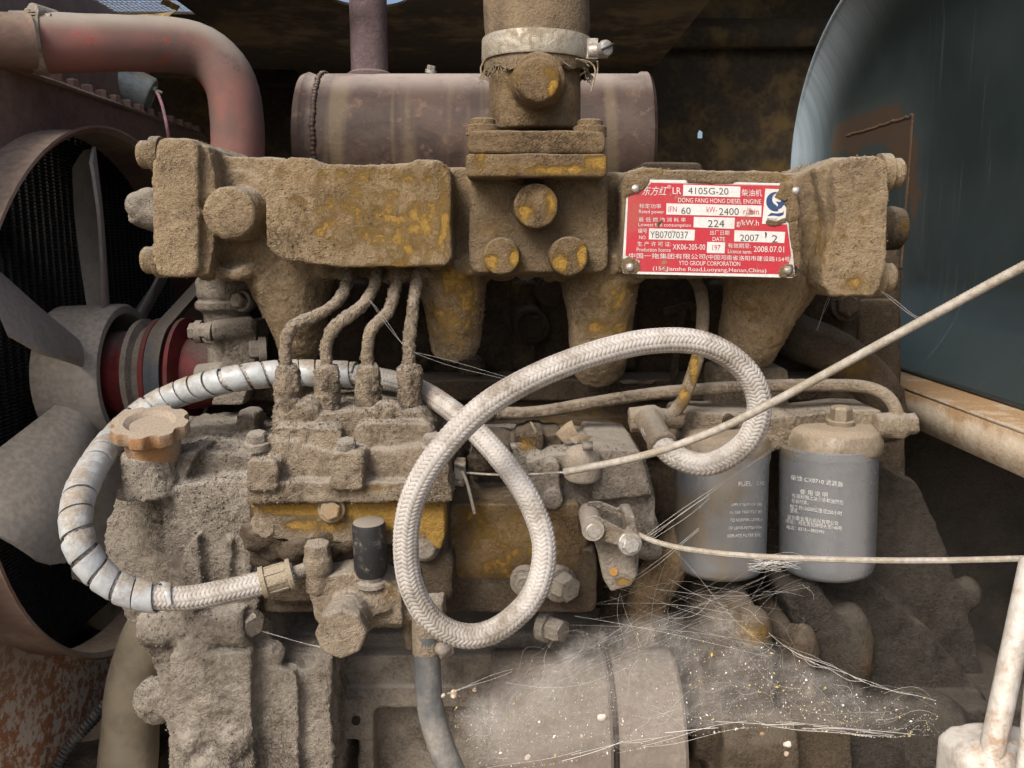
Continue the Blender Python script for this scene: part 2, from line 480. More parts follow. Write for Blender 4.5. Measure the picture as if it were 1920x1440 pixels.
# vent mesh: two families of crimped wires
gr = thing('vent_mesh', 'fine woven wire mesh over the bright vent above the red hose', 'mesh', (-.7, 1.03, ROOF))
M['wire'] = dusty('galvanised_wire', (.30, .33, .36), (.25, .22, .18), .35, 60, .5, .5, .5, .0002)
for fam in range(2):
    mb = MB()
    if fam == 0:
        for i in range(25):
            y = .93 + i * .0095
            mb.tube([(x, y + (.0010 if k % 2 else -.0010), ROOF) for k, x in enumerate(np.linspace(-.98, -.4125, 70))], .0005, 4, smooth=False)
    else:
        for i in range(94):
            x = -.98 + i * .006
            mb.tube([(x + (.0007 if k % 2 else -.0007), y, ROOF + .0006) for k, y in enumerate(np.linspace(.93, 1.168, 26))], .0005, 4, smooth=False)
    obj('wire_course', mb, M['wire'], parent=gr, kind='stuff')

# ------------------------------------------------------------------ radiator, shroud and fan (left)
FX, FY, FR = -.42, .93, .278
FZ = P(190, 735, FY).z
M['rust_panel'] = None
g = G('rusty_primer_panel')
n1 = g.noise(9, 8, .68); n2 = g.noise(85, 8, .78); n3 = g.noise(4, 3)
zc = g.sep()[2]
low = g.rng(zc, FZ - .30, FZ - .12, 1, 0)
c0 = g.mix(g.rng(n2, .4, .62), (.20, .125, .095), (.14, .09, .07))
c1 = g.mix(g.rng(n2, .46, .53), (.60, .53, .45), (.36, .155, .065))
c = g.mix(low, c0, c1)
c = g.mix(g.rng(n3, .5, .7, 0, .4), c, (.2, .16, .115))
g.bump(g.math('ADD', n2, n1), .0016)
M['rust_panel'] = g.out(c, .75, 0, .35)
rad = thing('radiator', 'rust brown radiator with bolted top tank and dark finned core behind the fan', 'radiator', (-.56, FY, FZ - .5))
pt = P(0, 125, .833)
TZ = P(340, 248, .5 * F / 620 * .99).z
# shroud panel with the fan opening, folded edge on top
ZT = P(170, 187, .62).z
XP = -.468
def edgeY(px): return -XP * F / (960 - px)
ztop = CAM.z + .1625
po = sheet('shroud_panel', [(.62, .45), (1.60, .45), (1.60, ztop), (.62, ztop)], [circ(FY, FZ, FR - .001, 72)], lambda y, z: (XP, y, z), .003, M['rust_panel'], parent=rad)
mb = MB().wbox((XP - .075, .62, ztop - .001), (XP + .004, 1.42, ztop + .0035))
M['ring'] = dusty('dusty_brown_ring', (.13, .078, .06), (.27, .21, .165), .55, 7, .7, 0, .3, .0006, top=.9)
flange_ = obj('tank_flange', mb, M['ring'], parent=rad)
M['rust_tank'] = dusty('rust_brown_tank', (.20, .125, .095), (.26, .2, .15), .4, 8, .6, 0, .35, .0007, base2=(.14, .09, .07))
mb = MB()
prof = [(0, 0), (0, .10), (-.012, .135), (-.04, .15), (-.20, .15), (-.20, 0)]
vs_ = [(XP - .035 + a, y, ztop + .003 + b) for y in (.70, 1.24) for a, b in prof]
n = len(prof)
mb.add(vs_, [tuple(range(n)), tuple(range(n, 2 * n))[::-1]] + [(i, (i + 1) % n, n + (i + 1) % n, n + i) for i in range(n)])
ttank = obj('top_tank', mb, M['rust_tank'], parent=rad)
for k in range(17):
    y = .80 + k * .0335
    bolt(flange_, (XP - .010, y, ztop + .005), (0, 0, 1), .0068, .010, M['rust_tank'])
# inlet neck of the tank
mb = MB(); a = P(-60, 72, .80); b = P(62, 78, .83)
mb.cyl(a, b, .024, .024, 28)
obj('inlet_neck', mb, M['rust_tank'], parent=ttank)
# core: slab, flat tubes and fins
M['core'] = dusty('black_core', (.03, .033, .037), (.06, .056, .05), .3, 30, .6, 0, .3, .0005)
mb = MB().wbox((-.60, .62, .5), (-.568, 1.66, ztop)); core_ = obj('core', mb, M['core'], parent=rad)
mb = MB()
for k in range(150):
    z = FZ - .33 + k * .0044
    mb.wbox((-.569, .60, z), (-.5605, 1.60, z + .0009))
obj('fin_stack', mb, M['core'], parent=core_, kind='stuff')
for k in range(62):
    y = .62 + k * .0155
    if k == 0:
        tb = MB().wbox((-.5665, -.0016, FZ - .33), (-.5625, .0016, FZ + .33)).mesh('core_tube')
        tb.materials.append(M['core'])
    o = obj('core_tube', tb, None, parent=core_)
    o.matrix_basis = Matrix.Translation((0, y, 0))

# shroud ring
M['ring'] = dusty('dusty_brown_ring', (.13, .078, .06), (.27, .21, .165), .55, 7, .7, 0, .3, .0006, top=.9)
sh = thing('fan_shroud_ring', 'round dusty brown sheet metal shroud ring encircling the fan', 'fan shroud', (-.445, FY, FZ - FR))
mb = MB()
n = 96
prof = [(-.469, FR), (-.45, FR), (FX - .006, FR), (FX, FR + .0045), (FX + .001, FR + .002), (FX - .004, FR - .003), (-.45, FR - .003), (-.469, FR - .003)]
vs_ = [(x, FY + r * math.cos(2 * PI * k / n), FZ + r * math.sin(2 * PI * k / n)) for k in range(n) for x, r in prof]
m = len(prof)
mb.add(vs_, [(k * m + j, ((k + 1) % n) * m + j, ((k + 1) % n) * m + (j + 1) % m, k * m + (j + 1) % m) for k in range(n) for j in range(m)])
obj('hoop', mb, M['ring'], parent=sh)

# fan
M['fan'] = dusty('grey_fan_plastic', (.27, .255, .24), (.37, .335, .295), .55, 9, .55, 0, .35, .0003)
HZ = P(190, 700, FY).z
fan = thing('radiator_fan', 'dusty grey plastic six blade cooling fan with cup shaped hub', 'fan', (FX - .03, FY, HZ - .24))
XF = -.452
mb = MB()
prof = [(-.012, .030), (-.040, .032), (-.043, .066), (-.038, .074), (.026, .0765), (.030, .074), (.030, .0665), (.026, .064), (-.012, .062)]
mb.lathe((XF, FY, HZ), (1, 0, 0), prof, 48, cap=False)
mb.cyl((XF - .042, FY, HZ), (XF - .008, FY, HZ), .033, .033, 30)
obj('hub', mb, M['fan'], parent=fan)
def blade_mesh():
    mb = MB(); NR, NC = 14, 8
    top, bot = [], []
    for i in range(NR + 1):
        t = i / NR; r = .070 + t * .170
        ch = .048 + .062 * min(1, t * 1.6)
        beta = R(43 - 9 * t)
        for j in range(NC + 1):
            s = j / NC - .5
            # rounded tip corners
            rr = r - (.016 * max(0, abs(s) - .32) / .18) * (t > .9) * (t - .9) * 10 * 1.2
            camb = .012 * (1 - 4 * s * s)
            ct = s * ch; tx = ct * math.cos(beta) - camb * math.sin(beta); ax = ct * math.sin(beta) + camb * math.cos(beta)
            for lst, o in ((top, .0016), (bot, -.0016)):
                lst.append(Vector((ax + o * math.cos(beta), -tx + o * math.sin(beta), rr)))
    w = NC + 1; N = len(top); fs = []
    for i in range(NR):
        for j in range(NC):
            q = (i * w + j, i * w + j + 1, (i + 1) * w + j + 1, (i + 1) * w + j)
            fs.append(q); fs.append(tuple(N + x for x in q[::-1]))
    def rim(ids):
        for a, b in zip(ids, ids[1:]): fs.append((a, b, N + b, N + a))
    rim([j for j in range(w)]); rim([NR * w + j for j in range(w)][::-1]); rim([i * w for i in range(NR + 1)][::-1]); rim([i * w + NC for i in range(NR + 1)])
    mb.add(top + bot, fs)
    me = mb.mesh('blade', True, 60); me.materials.append(M['fan']); return me
BL = blade_mesh()
for k in range(6):
    o = obj('blade', BL, None, parent=fan)
    # local z = radial, local y = tangential; turn about the X axis
    o.matrix_basis = Matrix.Translation((XF, FY, HZ)) @ Matrix.Rotation(R(60 * k + 2), 4, 'X') @ Matrix.Rotation(0, 4, 'Z')

# water pump pulley with red rims and belt
M['red_paint'] = dusty('dusty_red_paint', (.19, .028, .03), (.15, .11, .095), .38, 16, .6, 0, .3, .0004)
M['grey_dust'] = dusty('pale_grey_dust', (.15, .135, .12), (.29, .255, .215), .72, 25, .85, 0, .2, .001)
pul = thing('water_pump_pulley', 'red twin groove pulley with pale dusty rims beside the fan hub', 'pulley', (-.38, FY, HZ - .07))
mb = MB().lathe((XF - .01, FY, HZ), (1, 0, 0), [(0, .03), (.02, .046), (.052, .047), (.054, .03)], 40)
obj('hub_boss', mb, M['red_paint'], parent=pul)
mb = MB().lathe((XF + .042, FY, HZ), (1, 0, 0), [(0, .046), (.004, .059), (.010, .060), (.013, .052), (.019, .050), (.022, .0585), (.026, .0585), (.029, .05)], 48)
obj('front_groove', mb, M['grey_dust'], parent=pul)
mb = MB().lathe((XF + .062, FY, HZ), (1, 0, 0), [(0, .045), (.003, .0605), (.008, .0605), (.012, .053), (.020, .050), (.026, .053), (.030, .061), (.034, .061), (.038, .04), (.07, .035)], 48)
obj('rear_groove', mb, M['red_paint'], parent=pul)
# belt over the rear groove and away to the far side
M['belt'] = dusty('blue_grey_belt', (.10, .115, .13), (.2, .18, .15), .5, 20, .7, 0, .3, .0004)
bp = []
c1 = Vector((XF + .079, FY, HZ)); c2 = Vector((XF + .079, FY + .22, HZ + .10)); r1, r2 = .056, .03
d = (c2 - c1); ang = math.atan2(d.z, d.y)
for k in range(25): a = ang + PI / 2 + PI * k / 24; bp.append((c1 + Vector((0, r1 * math.cos(a), r1 * math.sin(a)))))
for k in range(13): a = ang - PI / 2 + PI * k / 12; bp.append((c2 + Vector((0, r2 * math.cos(a), r2 * math.sin(a)))))
mb = MB(); n = len(bp); vs_ = []
cen = [c1] * 25 + [c2] * 13
for p, c in zip(bp, cen):
    o = (p - c).normalized() * .004
    vs_ += [p + Vector((-.008, 0, 0)) + o, p + Vector((.008, 0, 0)) + o, p + Vector((.006, 0, 0)) - o, p + Vector((-.006, 0, 0)) - o]
mb.add(vs_, [(i * 4 + j, ((i + 1) % n) * 4 + j, ((i + 1) % n) * 4 + (j + 1) % 4, i * 4 + (j + 1) % 4) for i in range(n) for j in range(4)])
obj('fan_belt', mb, M['belt'], label='grey blue drive belt running over the rear groove of the red pulley', cat='belt')
mb = MB().lathe(c2 + Vector((-.03, 0, 0)), (1, 0, 0), [(0, .012), (.002, .034), (.018, .032), (.022, .026), (.036, .026), (.040, .032), (.046, .034), (.05, .05), (.14, .05), (.15, .03)], 36)
obj('alternator', mb, M['void'], label='dark alternator behind the dusty thermostat housing carrying the belt', cat='alternator')

# thermostat housing and tensioner bracket between fan and engine
th = thing('thermostat_housing', 'dusty grey thermostat housing with stacked collars under the manifold end flange', 'housing', P(415, 690, .86))
Yt = .86
mb = MB()
c = P(420, 560, Yt); k = K(600, Yt)
mb.lathe(P(422, 535, Yt), (0, 0, -1), [(0, 50 * k), (20 * k, 52 * k), (26 * k, 40 * k), (30 * k, 55 * k), (42 * k, 55 * k), (50 * k, 42 * k), (80 * k, 40 * k), (84 * k, 48 * k), (104 * k, 46 * k), (110 * k, 38 * k), (160 * k, 40 * k)], 30)
mb.ell(P(430, 530, Yt), 62 * k, 50 * k, 26 * k)
obj('collar_body', cast_mesh('collar_body', mb, .0022, 2, ((90, .0008), (30, .001))), M['crust_grey'], parent=th)
mb = MB(); mb.cyl(P(398, 620, .82), P(475, 612, .83), 20 * K(615, .82), None, 20); mb.prism([(415, 610), (482, 600), (478, 690), (455, 760), (395, 760), (420, 660)], .825, .87)
mb.cyl(P(372, 712, .84), P(440, 705, .84), 30 * K(700, .84), None, 20)
obj('bracket_arm', cast_mesh('bracket_arm', mb, .0022, 3, ((80, .0007),)), M['crust_grey'], parent=th)
bolt(th, P(392, 621, .82), (-1, 0, .1), .0075, .008, M['grey_dust'])
bolt(th, P(372, 622, .86), (-1, 0, 0), .009, .008, M['grey_dust'])
bolt(th, P(455, 565, .84), (-.4, -1, .2), .008, .01, M['grey_dust'])
bolt(th, P(490, 655, .80), (-1, -.3, .0), .009, .01, M['grey_dust'])

# ------------------------------------------------------------------ red coolant hose, its clamp
g = G('faded_red_rubber')
n1 = g.noise(7, 5, .6); n2 = g.noise(40, 6, .65); n3 = g.noise(220, 3)
c = g.mix(g.rng(n1, .42, .6), (.235, .105, .09), (.135, .088, .078))
c = g.mix(g.rng(n2, .60, .70, 0, .7), c, (.30, .065, .05))
c = g.mix(g.rng(n2, .28, .38, .7, 0), c, (.06, .055, .055))
du = g.math('MULTIPLY', g.rng(g.nz(), .1, .8), g.rng(n2, .2, .6, .75, 1))
c = g.mix(du, c, (.25, .225, .19))
g.bump(g.math('ADD', g.math('MULTIPLY', n2, .5), g.math('MULTIPLY', n3, .4)), .0006)
M['red_hose'] = g.out(c, .8, 0, .25)
mb = MB()
hp = [P(28, 78, .845), P(100, 80, .855), P(210, 82, .88), P(320, 84, .91), P(385, 100, .925), P(430, 150, .93), P(445, 220, .935), P(446, 330, .94), P(446, 420, .94)]
rr = 52 * K(80, .87)
mb.tube(hp, lambda t: rr * (1 + .035 * math.exp(-((t - .06) / .05) ** 2)), 36, .008)
me = mb.mesh('coolant_hose', True, 60); roughen(me, ((40, .0006), (9, .0012)))
ch = obj('coolant_hose', me, M['red_hose'], label='thick faded red rubber coolant hose bending down behind the manifold end', cat='hose')
def band(name, c, axis, r, w, mat, parent, t=.0012, slots=False):
    a = Vector(axis).normalized()
    mb = MB().lathe(Vector(c) - a * w / 2, a, [(0, r), (0, r + t), (w * .08, r + t * 1.5), (w * .92, r + t * 1.5), (w, r + t), (w, r)], 56, cap=False)
    return obj(name, mb, mat, parent=parent)
hc = thing('hose_clamp', 'worm drive hose clamp around the red coolant hose', 'hose clamp', P(70, 80, .85), 'hose clamps')
ax = (hp[1] - hp[0]).normalized(); c0 = P(72, 79, .850)
strap_ = band('strap', c0, ax, rr * 1.035, .0125, M['clamp'], hc)
mb = MB(); t0 = P(82, 27, .845); mb.cyl(t0 + Vector((-.004, -.012, 0)), t0 + Vector((.004, .012, 0)), .0072, .0072, 16)
mb.obox(t0 + Vector((.003, 0, -.004)), (.007, 0, 0), (0, .008, 0), (0, 0, .003))
obj('screw_housing', mb, M['steel'], parent=hc)
mb = MB()
for k in range(5):
    an = R(38 + k * 9)
    up = Vector((0, 0, 1)); side = ax.cross(up).normalized()
    q = c0 + (side * math.cos(an) + up * math.sin(an)) * (rr * 1.035 + .0019)
    tg = (-side * math.sin(an) + up * math.cos(an))
    mb.obox(q, ax * .003, tg * .0007, (side * math.cos(an) + up * math.sin(an)) * .0003)
obj('slot_row', mb, M['void'], parent=strap_)

# small condenser can with a pink wire
can = thing('capacitor_can', 'small grey metal can with a pink wire behind the radiator tank', 'can', P(262, 170, 1.20))
a = P(215, 150, 1.16); b = P(283, 182, 1.17); k = K(170, 1.17)
M['can'] = dusty('grey_can', (.33, .37, .36), (.3, .28, .24), .4, 25, .5, .2, .4, .0003)
d = (b - a)
mb = MB().lathe(a, d, [(0, 36 * k), (d.length * .94, 36 * k), (d.length, 33 * k), (d.length, 31 * k), (d.length - .002, 29 * k)], 32); shell_ = obj('shell', mb, M['can'], parent=can)
tp = P(290, 168, 1.165); mb = MB().lathe(tp - d.normalized() * .008, d, [(0, 9 * k), (.010, 8 * k), (.010, 4 * k), (.018, 3 * k)], 14); obj('terminal', mb, M['steel'], parent=shell_)
M['pink'] = dusty('pink_insulation', (.5, .25, .30), (.35, .28, .24), .35, 60, .6, 0, .3, .0002)
mb = MB().tube([tp, P(298, 180, 1.15), P(306, 205, 1.14), P(313, 238, 1.13), P(318, 270, 1.14)], .0021, 8); obj('wire_lead', mb, M['pink'], parent=can)

# ------------------------------------------------------------------ muffler and its stack
g = G('rusty_muffler')
n1 = g.noise(14, 6, .65); n2 = g.noise(60, 6, .65); n3 = g.noise(5, 3); xs = g.sep()[0]
st = g.noise(6, 3, .5, vec=g.scaled((5, .3, .3)))
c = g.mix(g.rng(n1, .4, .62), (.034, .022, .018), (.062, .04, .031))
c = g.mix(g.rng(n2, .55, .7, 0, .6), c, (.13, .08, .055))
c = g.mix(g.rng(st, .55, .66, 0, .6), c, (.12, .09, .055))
c = g.mix(g.math('MULTIPLY', g.rng(g.nz(), .55, 1.0), g.rng(n1, .3, .6, .5, .95)), c, (.33, .29, .265))  # top paled over a darkened base: light from above put into the colour
g.bump(g.math('ADD', g.math('MULTIPLY', n1, .4), n2), .0016)
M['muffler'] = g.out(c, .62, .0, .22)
MYc, MR = 1.09, .088
mc = P(880, 130, MYc - .04); MZ = P(880, 131, MYc - .03).z - MR
mx0, mx1 = P(533, 200, MYc - .09).x, P(1236, 200, MYc - .09).x
muf = thing('muffler', 'rusty brown cylindrical muffler lying behind the intake manifold', 'muffler', (0, MYc, MZ - MR))
L = mx1 - mx0
prof = [(0, MR * .55), (.003, MR * .90), (.006, MR * .99), (.013, MR * 1.02), (.020, MR * .985), (.024, MR * .985), (.03, MR), (L - .014, MR), (L - .011, MR * 1.025), (L - .004, MR * 1.025), (L, MR * .98), (L + .002, MR * .5)]
me = MB().lathe((mx0, MYc, MZ), (1, 0, 0), prof, 72).mesh('barrel', True, 40)
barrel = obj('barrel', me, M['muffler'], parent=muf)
mb = MB()
for k in range(60):
    an = PI * (.25 + 1.1 * k / 59)
    mb.ell((mx0 + .030 + random.uniform(-.001, .001), MYc + math.cos(an) * MR * 1.003, MZ + math.sin(an) * MR * 1.003), .0038, .0036, .0032, 8, 5)
obj('weld_bead', cast_mesh('weld_bead', mb, .0011, 1, ((200, .0004),)), M['muffler'], parent=barrel)
mb = MB().lathe((px_hole.x, 1.09 + .03, MZ + MR * .9), (0, 0, 1), [(0, .028), (.009, .0275), (.012, .0225), (.60, .0225)], 40)
M['stack'] = dusty('pitted_purple_rust', (.12, .083, .088), (.2, .155, .15), .45, 60, .7, .1, .35, .0016)
me = mb.mesh('stack_pipe', True, 50)
o = obj('stack_pipe', me, M['stack'], parent=muf); o.matrix_basis = Matrix.Translation((0, -.03, 0))
bolt(barrel, P(808, 133, 1.10), (.2, -.2, 1), .0055, .006, M['steel'])

# ------------------------------------------------------------------ fuel tank and its shelf (right)
g = G('glossy_dark_green_paint')
n1 = g.noise(3, 4); n2 = g.noise(30, 6, .6); sc = g.noise(10, 4, .6, vec=g.scaled((1, 14, .5)))
c = g.mix(g.rng(n1, .4, .65), (.016, .024, .024), (.026, .036, .037))
c = g.mix(g.rng(sc, .6, .72, 0, .35), c, (.07, .08, .085))
rm = g.attr('paint')
c = g.mix(g.rng(g.math('ADD', rm, g.math('MULTIPLY', g.math('SUBTRACT', n2, .5), .9)), .42, .62), c, (.05, .031, .019))
c = g.mix(g.math('MULTIPLY', g.attr('rim_light'), g.rng(sc, .3, .6, .75, 1.0)), c, (.36, .45, .52))  # pale blue sky highlight on the far rim, put into the colour
g.bump(n2, .0006)
ro = g.rng(g.math('ADD', rm, g.math('MULTIPLY', n2, .25)), .05, .5, .38, .8)
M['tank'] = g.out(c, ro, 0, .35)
XT = .53
tank = thing('fuel_tank', 'big glossy dark green fuel tank with a rounded end and rust seam', 'tank', (XT + .2, 1.1, CAM.z - .16))
# rounded profile in the YZ plane
zb, zt = CAM.z - .152, CAM.z + .372
yb, rB = 1.50, .32
prf = [(.62, zb), (yb - .13, zb)]
for k in range(1, 9): a = R(-90 + 90 * k / 8); prf.append((yb - .13 + .13 * math.cos(a), zb + .13 + .13 * math.sin(a)))
for k in range(1, 25):
    a = R(90 * k / 24); prf.append((yb - rB + rB * math.cos(a), zt - .235 + .235 * math.sin(a)))
prf += [(1.0, zt + .003), (.62, zt + .006)]
# even out the profile so that the rounded rim has clean quads
bev = .035; rows = []
cy = sum(p[0] for p in prf) / len(prf); cz = sum(p[1] for p in prf) / len(prf)
def inset(pr, d):
    n = len(pr); out = []
    for i in range(n):
        a = Vector(pr[i - 1]); b = Vector(pr[i]); c = Vector(pr[(i + 1) % n])
        e1 = (b - a); e2 = (c - b)
        e1 = e1.normalized() if e1.length > 1e-6 else e2.normalized(); e2 = e2.normalized() if e2.length > 1e-6 else e1
        nn = (Vector((-e1.y, e1.x)) + Vector((-e2.y, e2.x))); nn = nn.normalized()
        s = d / max(.5, nn.dot(Vector((-e1.y, e1.x))))
        out.append(b + nn * s)
    return out
mb = MB(); n = len(prf)
vs_ = []; RW_, RH_ = .10, .05
ring = []
for k in range(13):                     # dished end rising to a rolled rim
    d = RW_ * (1 - k / 12) + .008; ring.append((XT - RH_ * (k / 12) ** 2, d))
for k in range(1, 7):
    t = R(180 * k / 6); ring.append((XT - RH_ - .005 * math.sin(t), .008 - .004 * (1 - math.cos(t))))
ring.append((XT + .6, 0.0))
for x, d in ring: vs_ += [(x, p[0], p[1]) for p in inset(prf, d)]
steps = len(ring) - 1
fs = [tuple(range(n))]
for j in range(steps): fs += [(j * n + i, j * n + (i + 1) % n, (j + 1) * n + (i + 1) % n, (j + 1) * n + i) for i in range(n)]
fs.append(tuple(steps * n + i for i in range(n)))
mb.add(vs_, fs)
me = mb.mesh('tank_shell', True, 30)
# cut the flat end into a fine grid so that the rust along the seam can be stored on it
bm = bmesh.new(); bm.from_mesh(me)
big = [f for f in bm.faces if len(f.verts) > 20 and f.calc_center_median().x < XT + .01]
res = bmesh.ops.triangulate(bm, faces=big)
for _ in range(5):
    es = [e for e in bm.edges if e.calc_length() > .018 and all(abs(v.co.x - XT) < .002 for v in e.verts)]
    bmesh.ops.subdivide_edges(bm, edges=es, cuts=1, use_grid_fill=False)
bmesh.ops.triangulate(bm, faces=[f for f in bm.faces if len(f.verts) > 4])
bm.to_mesh(me); bm.free()
co = np.empty(len(me.vertices) * 3); me.vertices.foreach_get('co', co); co = co.reshape(-1, 3)
def onface(px, py): r = ray(px, py); return CAM + r * (XT / r.x)
def segd(p, a, b):
    a = np.array(a)[1:]; b = np.array(b)[1:]; q = p[:, 1:]
    t = np.clip(((q - a) @ (b - a)) / ((b - a) @ (b - a)), 0, 1)
    return np.linalg.norm(q - (a + t[:, None] * (b - a)), axis=1)
s1, s2, s3 = onface(1545, 268), onface(1712, 216), onface(1690, 500)
dd = np.minimum(segd(co, s1, s2) / .03, segd(co, s2, s3) / .022)
v = np.where(np.abs(co[:, 0] - XT) < .012, np.exp(-dd ** 2), 0)
a = me.attributes.new('paint', 'FLOAT', 'POINT'); a.data.foreach_set('value', v)
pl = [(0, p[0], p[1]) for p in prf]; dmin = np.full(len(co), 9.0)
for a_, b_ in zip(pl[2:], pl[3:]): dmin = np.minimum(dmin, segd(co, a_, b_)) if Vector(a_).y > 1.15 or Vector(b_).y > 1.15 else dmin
wr = np.exp(-(dmin / .038) ** 2) * np.clip((co[:, 1] - 1.10) / .25, 0, 1) * np.clip((co[:, 2] - zb - .12) / .1, 0, 1); a = me.attributes.new('rim_light', 'FLOAT', 'POINT'); a.data.foreach_set('value', wr)  # mask of the painted highlight along the far rim
me.polygons.foreach_set('use_smooth', [True] * len(me.polygons))
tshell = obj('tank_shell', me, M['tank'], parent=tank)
mb = MB()
for a, b, m in ((s1, s2, 60), (s2, s3, 60)):
    for k in range(m + 1):
        p = a.lerp(b, k / m); mb.ell((XT - .0003, p.y, p.z + random.uniform(-.001, .001)), .0012, .0052, .0028, 8, 5)
obj('weld_seam', cast_mesh('weld_seam', mb, .0014, 1, ((200, .0005),)), dusty('rusty_weld', (.09, .05, .028), (.13, .095, .06), .4, 60, .85), parent=tshell)
# shelf: angle iron under the tank
M['rail'] = dusty('rusty_cream_rail', (.33, .28, .21), (.26, .17, .09), .42, 20, .7, 0, .3, .0008, base2=(.40, .35, .28))
mb = MB(); zs = zb - .0005
mb.wbox((XT - .10, .58, zs - .004), (XT + .5, 1.16, zs)); 
sf = thing('tank_shelf', 'rusty cream angle iron shelf carrying the dark green tank', 'shelf', (XT + .1, .85, zs - .05))
obj('ledge_plate', mb, M['rail'], parent=sf)
mb = MB().wbox((XT - .1005, .58, zs - .040), (XT - .095, 1.161, zs - .0045)); obj('front_lip', mb, M['rail'], parent=sf)
# ------------------------------------------------------------------ engine block, head
blk = thing('engine_block', 'dark grimy cast engine block and cylinder head behind the pump', 'engine', P(900, 1500, .95))
mb = MB()
mb.rbox(395, 440, 1690, 700, .905, 1.12, 10)
for x in (430, 640, 760, 960, 1150, 1330): mb.rbox(x, 530, x + 46, 695, .893, .95, 8)
mb.boss(995, 612, .885, .92, 34); mb.boss(1430, 640, .885, .92, 30)
obj('cylinder_head', cast_mesh('cylinder_head', mb, .0035, 2, ((30, .0012), (90, .0008)), [(970, 540, .9, 60, 20, .4), (1250, 620, .9, 60, 30, .35)]), M['crust_deep_shade'], parent=blk)
mb = MB()
mb.rbox(480, 722, 1700, 1500, .862, 1.10, 8)
mb.rbox(440, 712, 1690, 752, .850, 1.10, 6)
mb.rbox(900, 790, 1260, 850, .845, .9, 10)
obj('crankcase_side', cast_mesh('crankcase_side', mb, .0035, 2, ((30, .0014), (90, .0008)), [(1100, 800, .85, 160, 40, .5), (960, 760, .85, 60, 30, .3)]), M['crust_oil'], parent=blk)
# lower crankcase with recessed panels
mb = MB()
mb.rbox(500, 1230, 930, 1300, .775, .90, 10)
mb.rbox(500, 1300, 640, 1560, .76, .90, 10)
mb.rbox(630, 1305, 700, 1390, .765, .90, 8); mb.rbox(672, 1330, 700, 1560, .77, .90, 6)
mb.rbox(600, 1290, 960, 1330, .77, .90, 8)
mb.rbox(690, 1320, 960, 1560, .80, .90, 8)
mb.rbox(850, 1320, 1000, 1560, .79, .90, 8)
mb.rbox(520, 1190, 1150, 1235, .80, .90, 8)
obj('lower_crankcase', cast_mesh('lower_crankcase', mb, .0028, 3, ((30, .0012), (90, .0009), (200, .0004)), ridged=.0008), M['crust_grey'], parent=blk)
mb = MB().boss(667, 1353, .7615, .77, 8, 8); obj('drain_hole', mb, M['void'], parent=blk)
bolt(blk, P(1032, 545, .892), (.1, -1, .2), .0125, .012, M['crust_oil'])
bolt(blk, P(885, 690, .88), (0, -1, .2), .011, .01, M['crust_oil'])
bolt(blk, P(1140, 695, .88), (0, -1, .2), .011, .01, M['crust_oil'])
bolt(blk, P(1585, 575, .885), (0, -1, .2), .012, .01, M['crust_oil'])
bolt(blk, P(1000, 612, .886), (0, -1, 0), .013, .008, M['void'])
# rocker cover corner peeping over the right pad
mb = MB(); mb.rbox(1200, 303, 1320, 360, .93, 1.05, 14)
obj('rocker_cover', cast_mesh('rocker_cover', mb, .003, 2, ((40, .0008),)), M['crust_oil'], parent=blk)
# rear elbow pipe behind the last runner
mb = MB().tube([P(1440, 600, .885), P(1500, 635, .87), P(1570, 665, .86), P(1640, 730, .86), P(1660, 800, .88)], .024, 20)
obj('coolant_elbow', cast_mesh('coolant_elbow', mb, .003, 2, ((40, .001),), [(1600, 690, .84, 60, 30, .5)]), M['crust_oil'], parent=blk)
mb = MB().rbox(385, 440, 520, 1100, .97, 1.30, 10)
obj('added_bulk', cast_mesh('added_bulk', mb, .005, 2, ((30, .001),)), M['crust_deep_shade'], parent=blk)  # dark bulk added to stop sky showing through the gap by the fan
mb = MB().rbox(1560, 500, 1690, 740, .92, .96, 14); mb.rbox(1610, 560, 1690, 900, .90, .97, 14)
obj('rear_plate', cast_mesh('rear_plate', mb, .0035, 2, ((30, .001),)), M['crust_deep_shade'], parent=blk)

# ------------------------------------------------------------------ intake manifold
man = thing('intake_manifold', 'dust caked yellow cast intake manifold with four runners across the engine', 'manifold', P(960, 520, .80))
mb = MB()
mb.prism([(330, 300), (420, 292), (500, 294), (620, 308), (860, 313), (1180, 323), (1480, 324), (1600, 312), (1612, 330), (1612, 490), (1580, 512), (360, 512), (330, 490)], .752, .865)                        # log
for k in range(90):                     # crumbs of caked dirt hanging along the lower edge
    x = random.choice((random.uniform(860, 1200), random.uniform(600, 800), random.uniform(380, 480))); s = random.uniform(.0035, .008)
    mb.ell(P(x, 512 + random.uniform(-6, 7), random.uniform(.74, .78)), s * 1.3, s, s, 8, 6)
# left end
mb.rbox(291, 257, 372, 520, .712, .865, 20); mb.rbox(285, 300, 300, 500, .72, .85, 6)
mb.prism([(360, 262), (392, 275), (402, 330), (402, 460), (392, 515), (360, 520)], .722, .86)
mb.boss(428, 400, .708, .80, 49, 60)
mb.boss(440, 400, .748, .83, 78, 95)
# left pad with two lugs
mb.prism([(505, 318), (520, 302), (545, 293), (585, 294), (602, 306), (690, 309), (765, 307), (785, 299), (822, 301), (842, 318), (846, 340), (846, 484), (832, 499), (640, 503), (540, 490), (512, 478), (499, 460), (498, 340)], .703, .79)
# centre
mb.rbox(880, 322, 1140, 512, .726, .86, 22)
mb.rbox(868, 480, 1160, 516, .735, .86, 12)
# right pad
mb.prism([(1168, 345), (1180, 322), (1210, 314), (1250, 318), (1460, 322), (1490, 334), (1502, 352), (1506, 505), (1494, 524), (1190, 522), (1170, 508)], .703, .79)
mb.rbox(1480, 320, 1600, 512, .742, .85, 40)
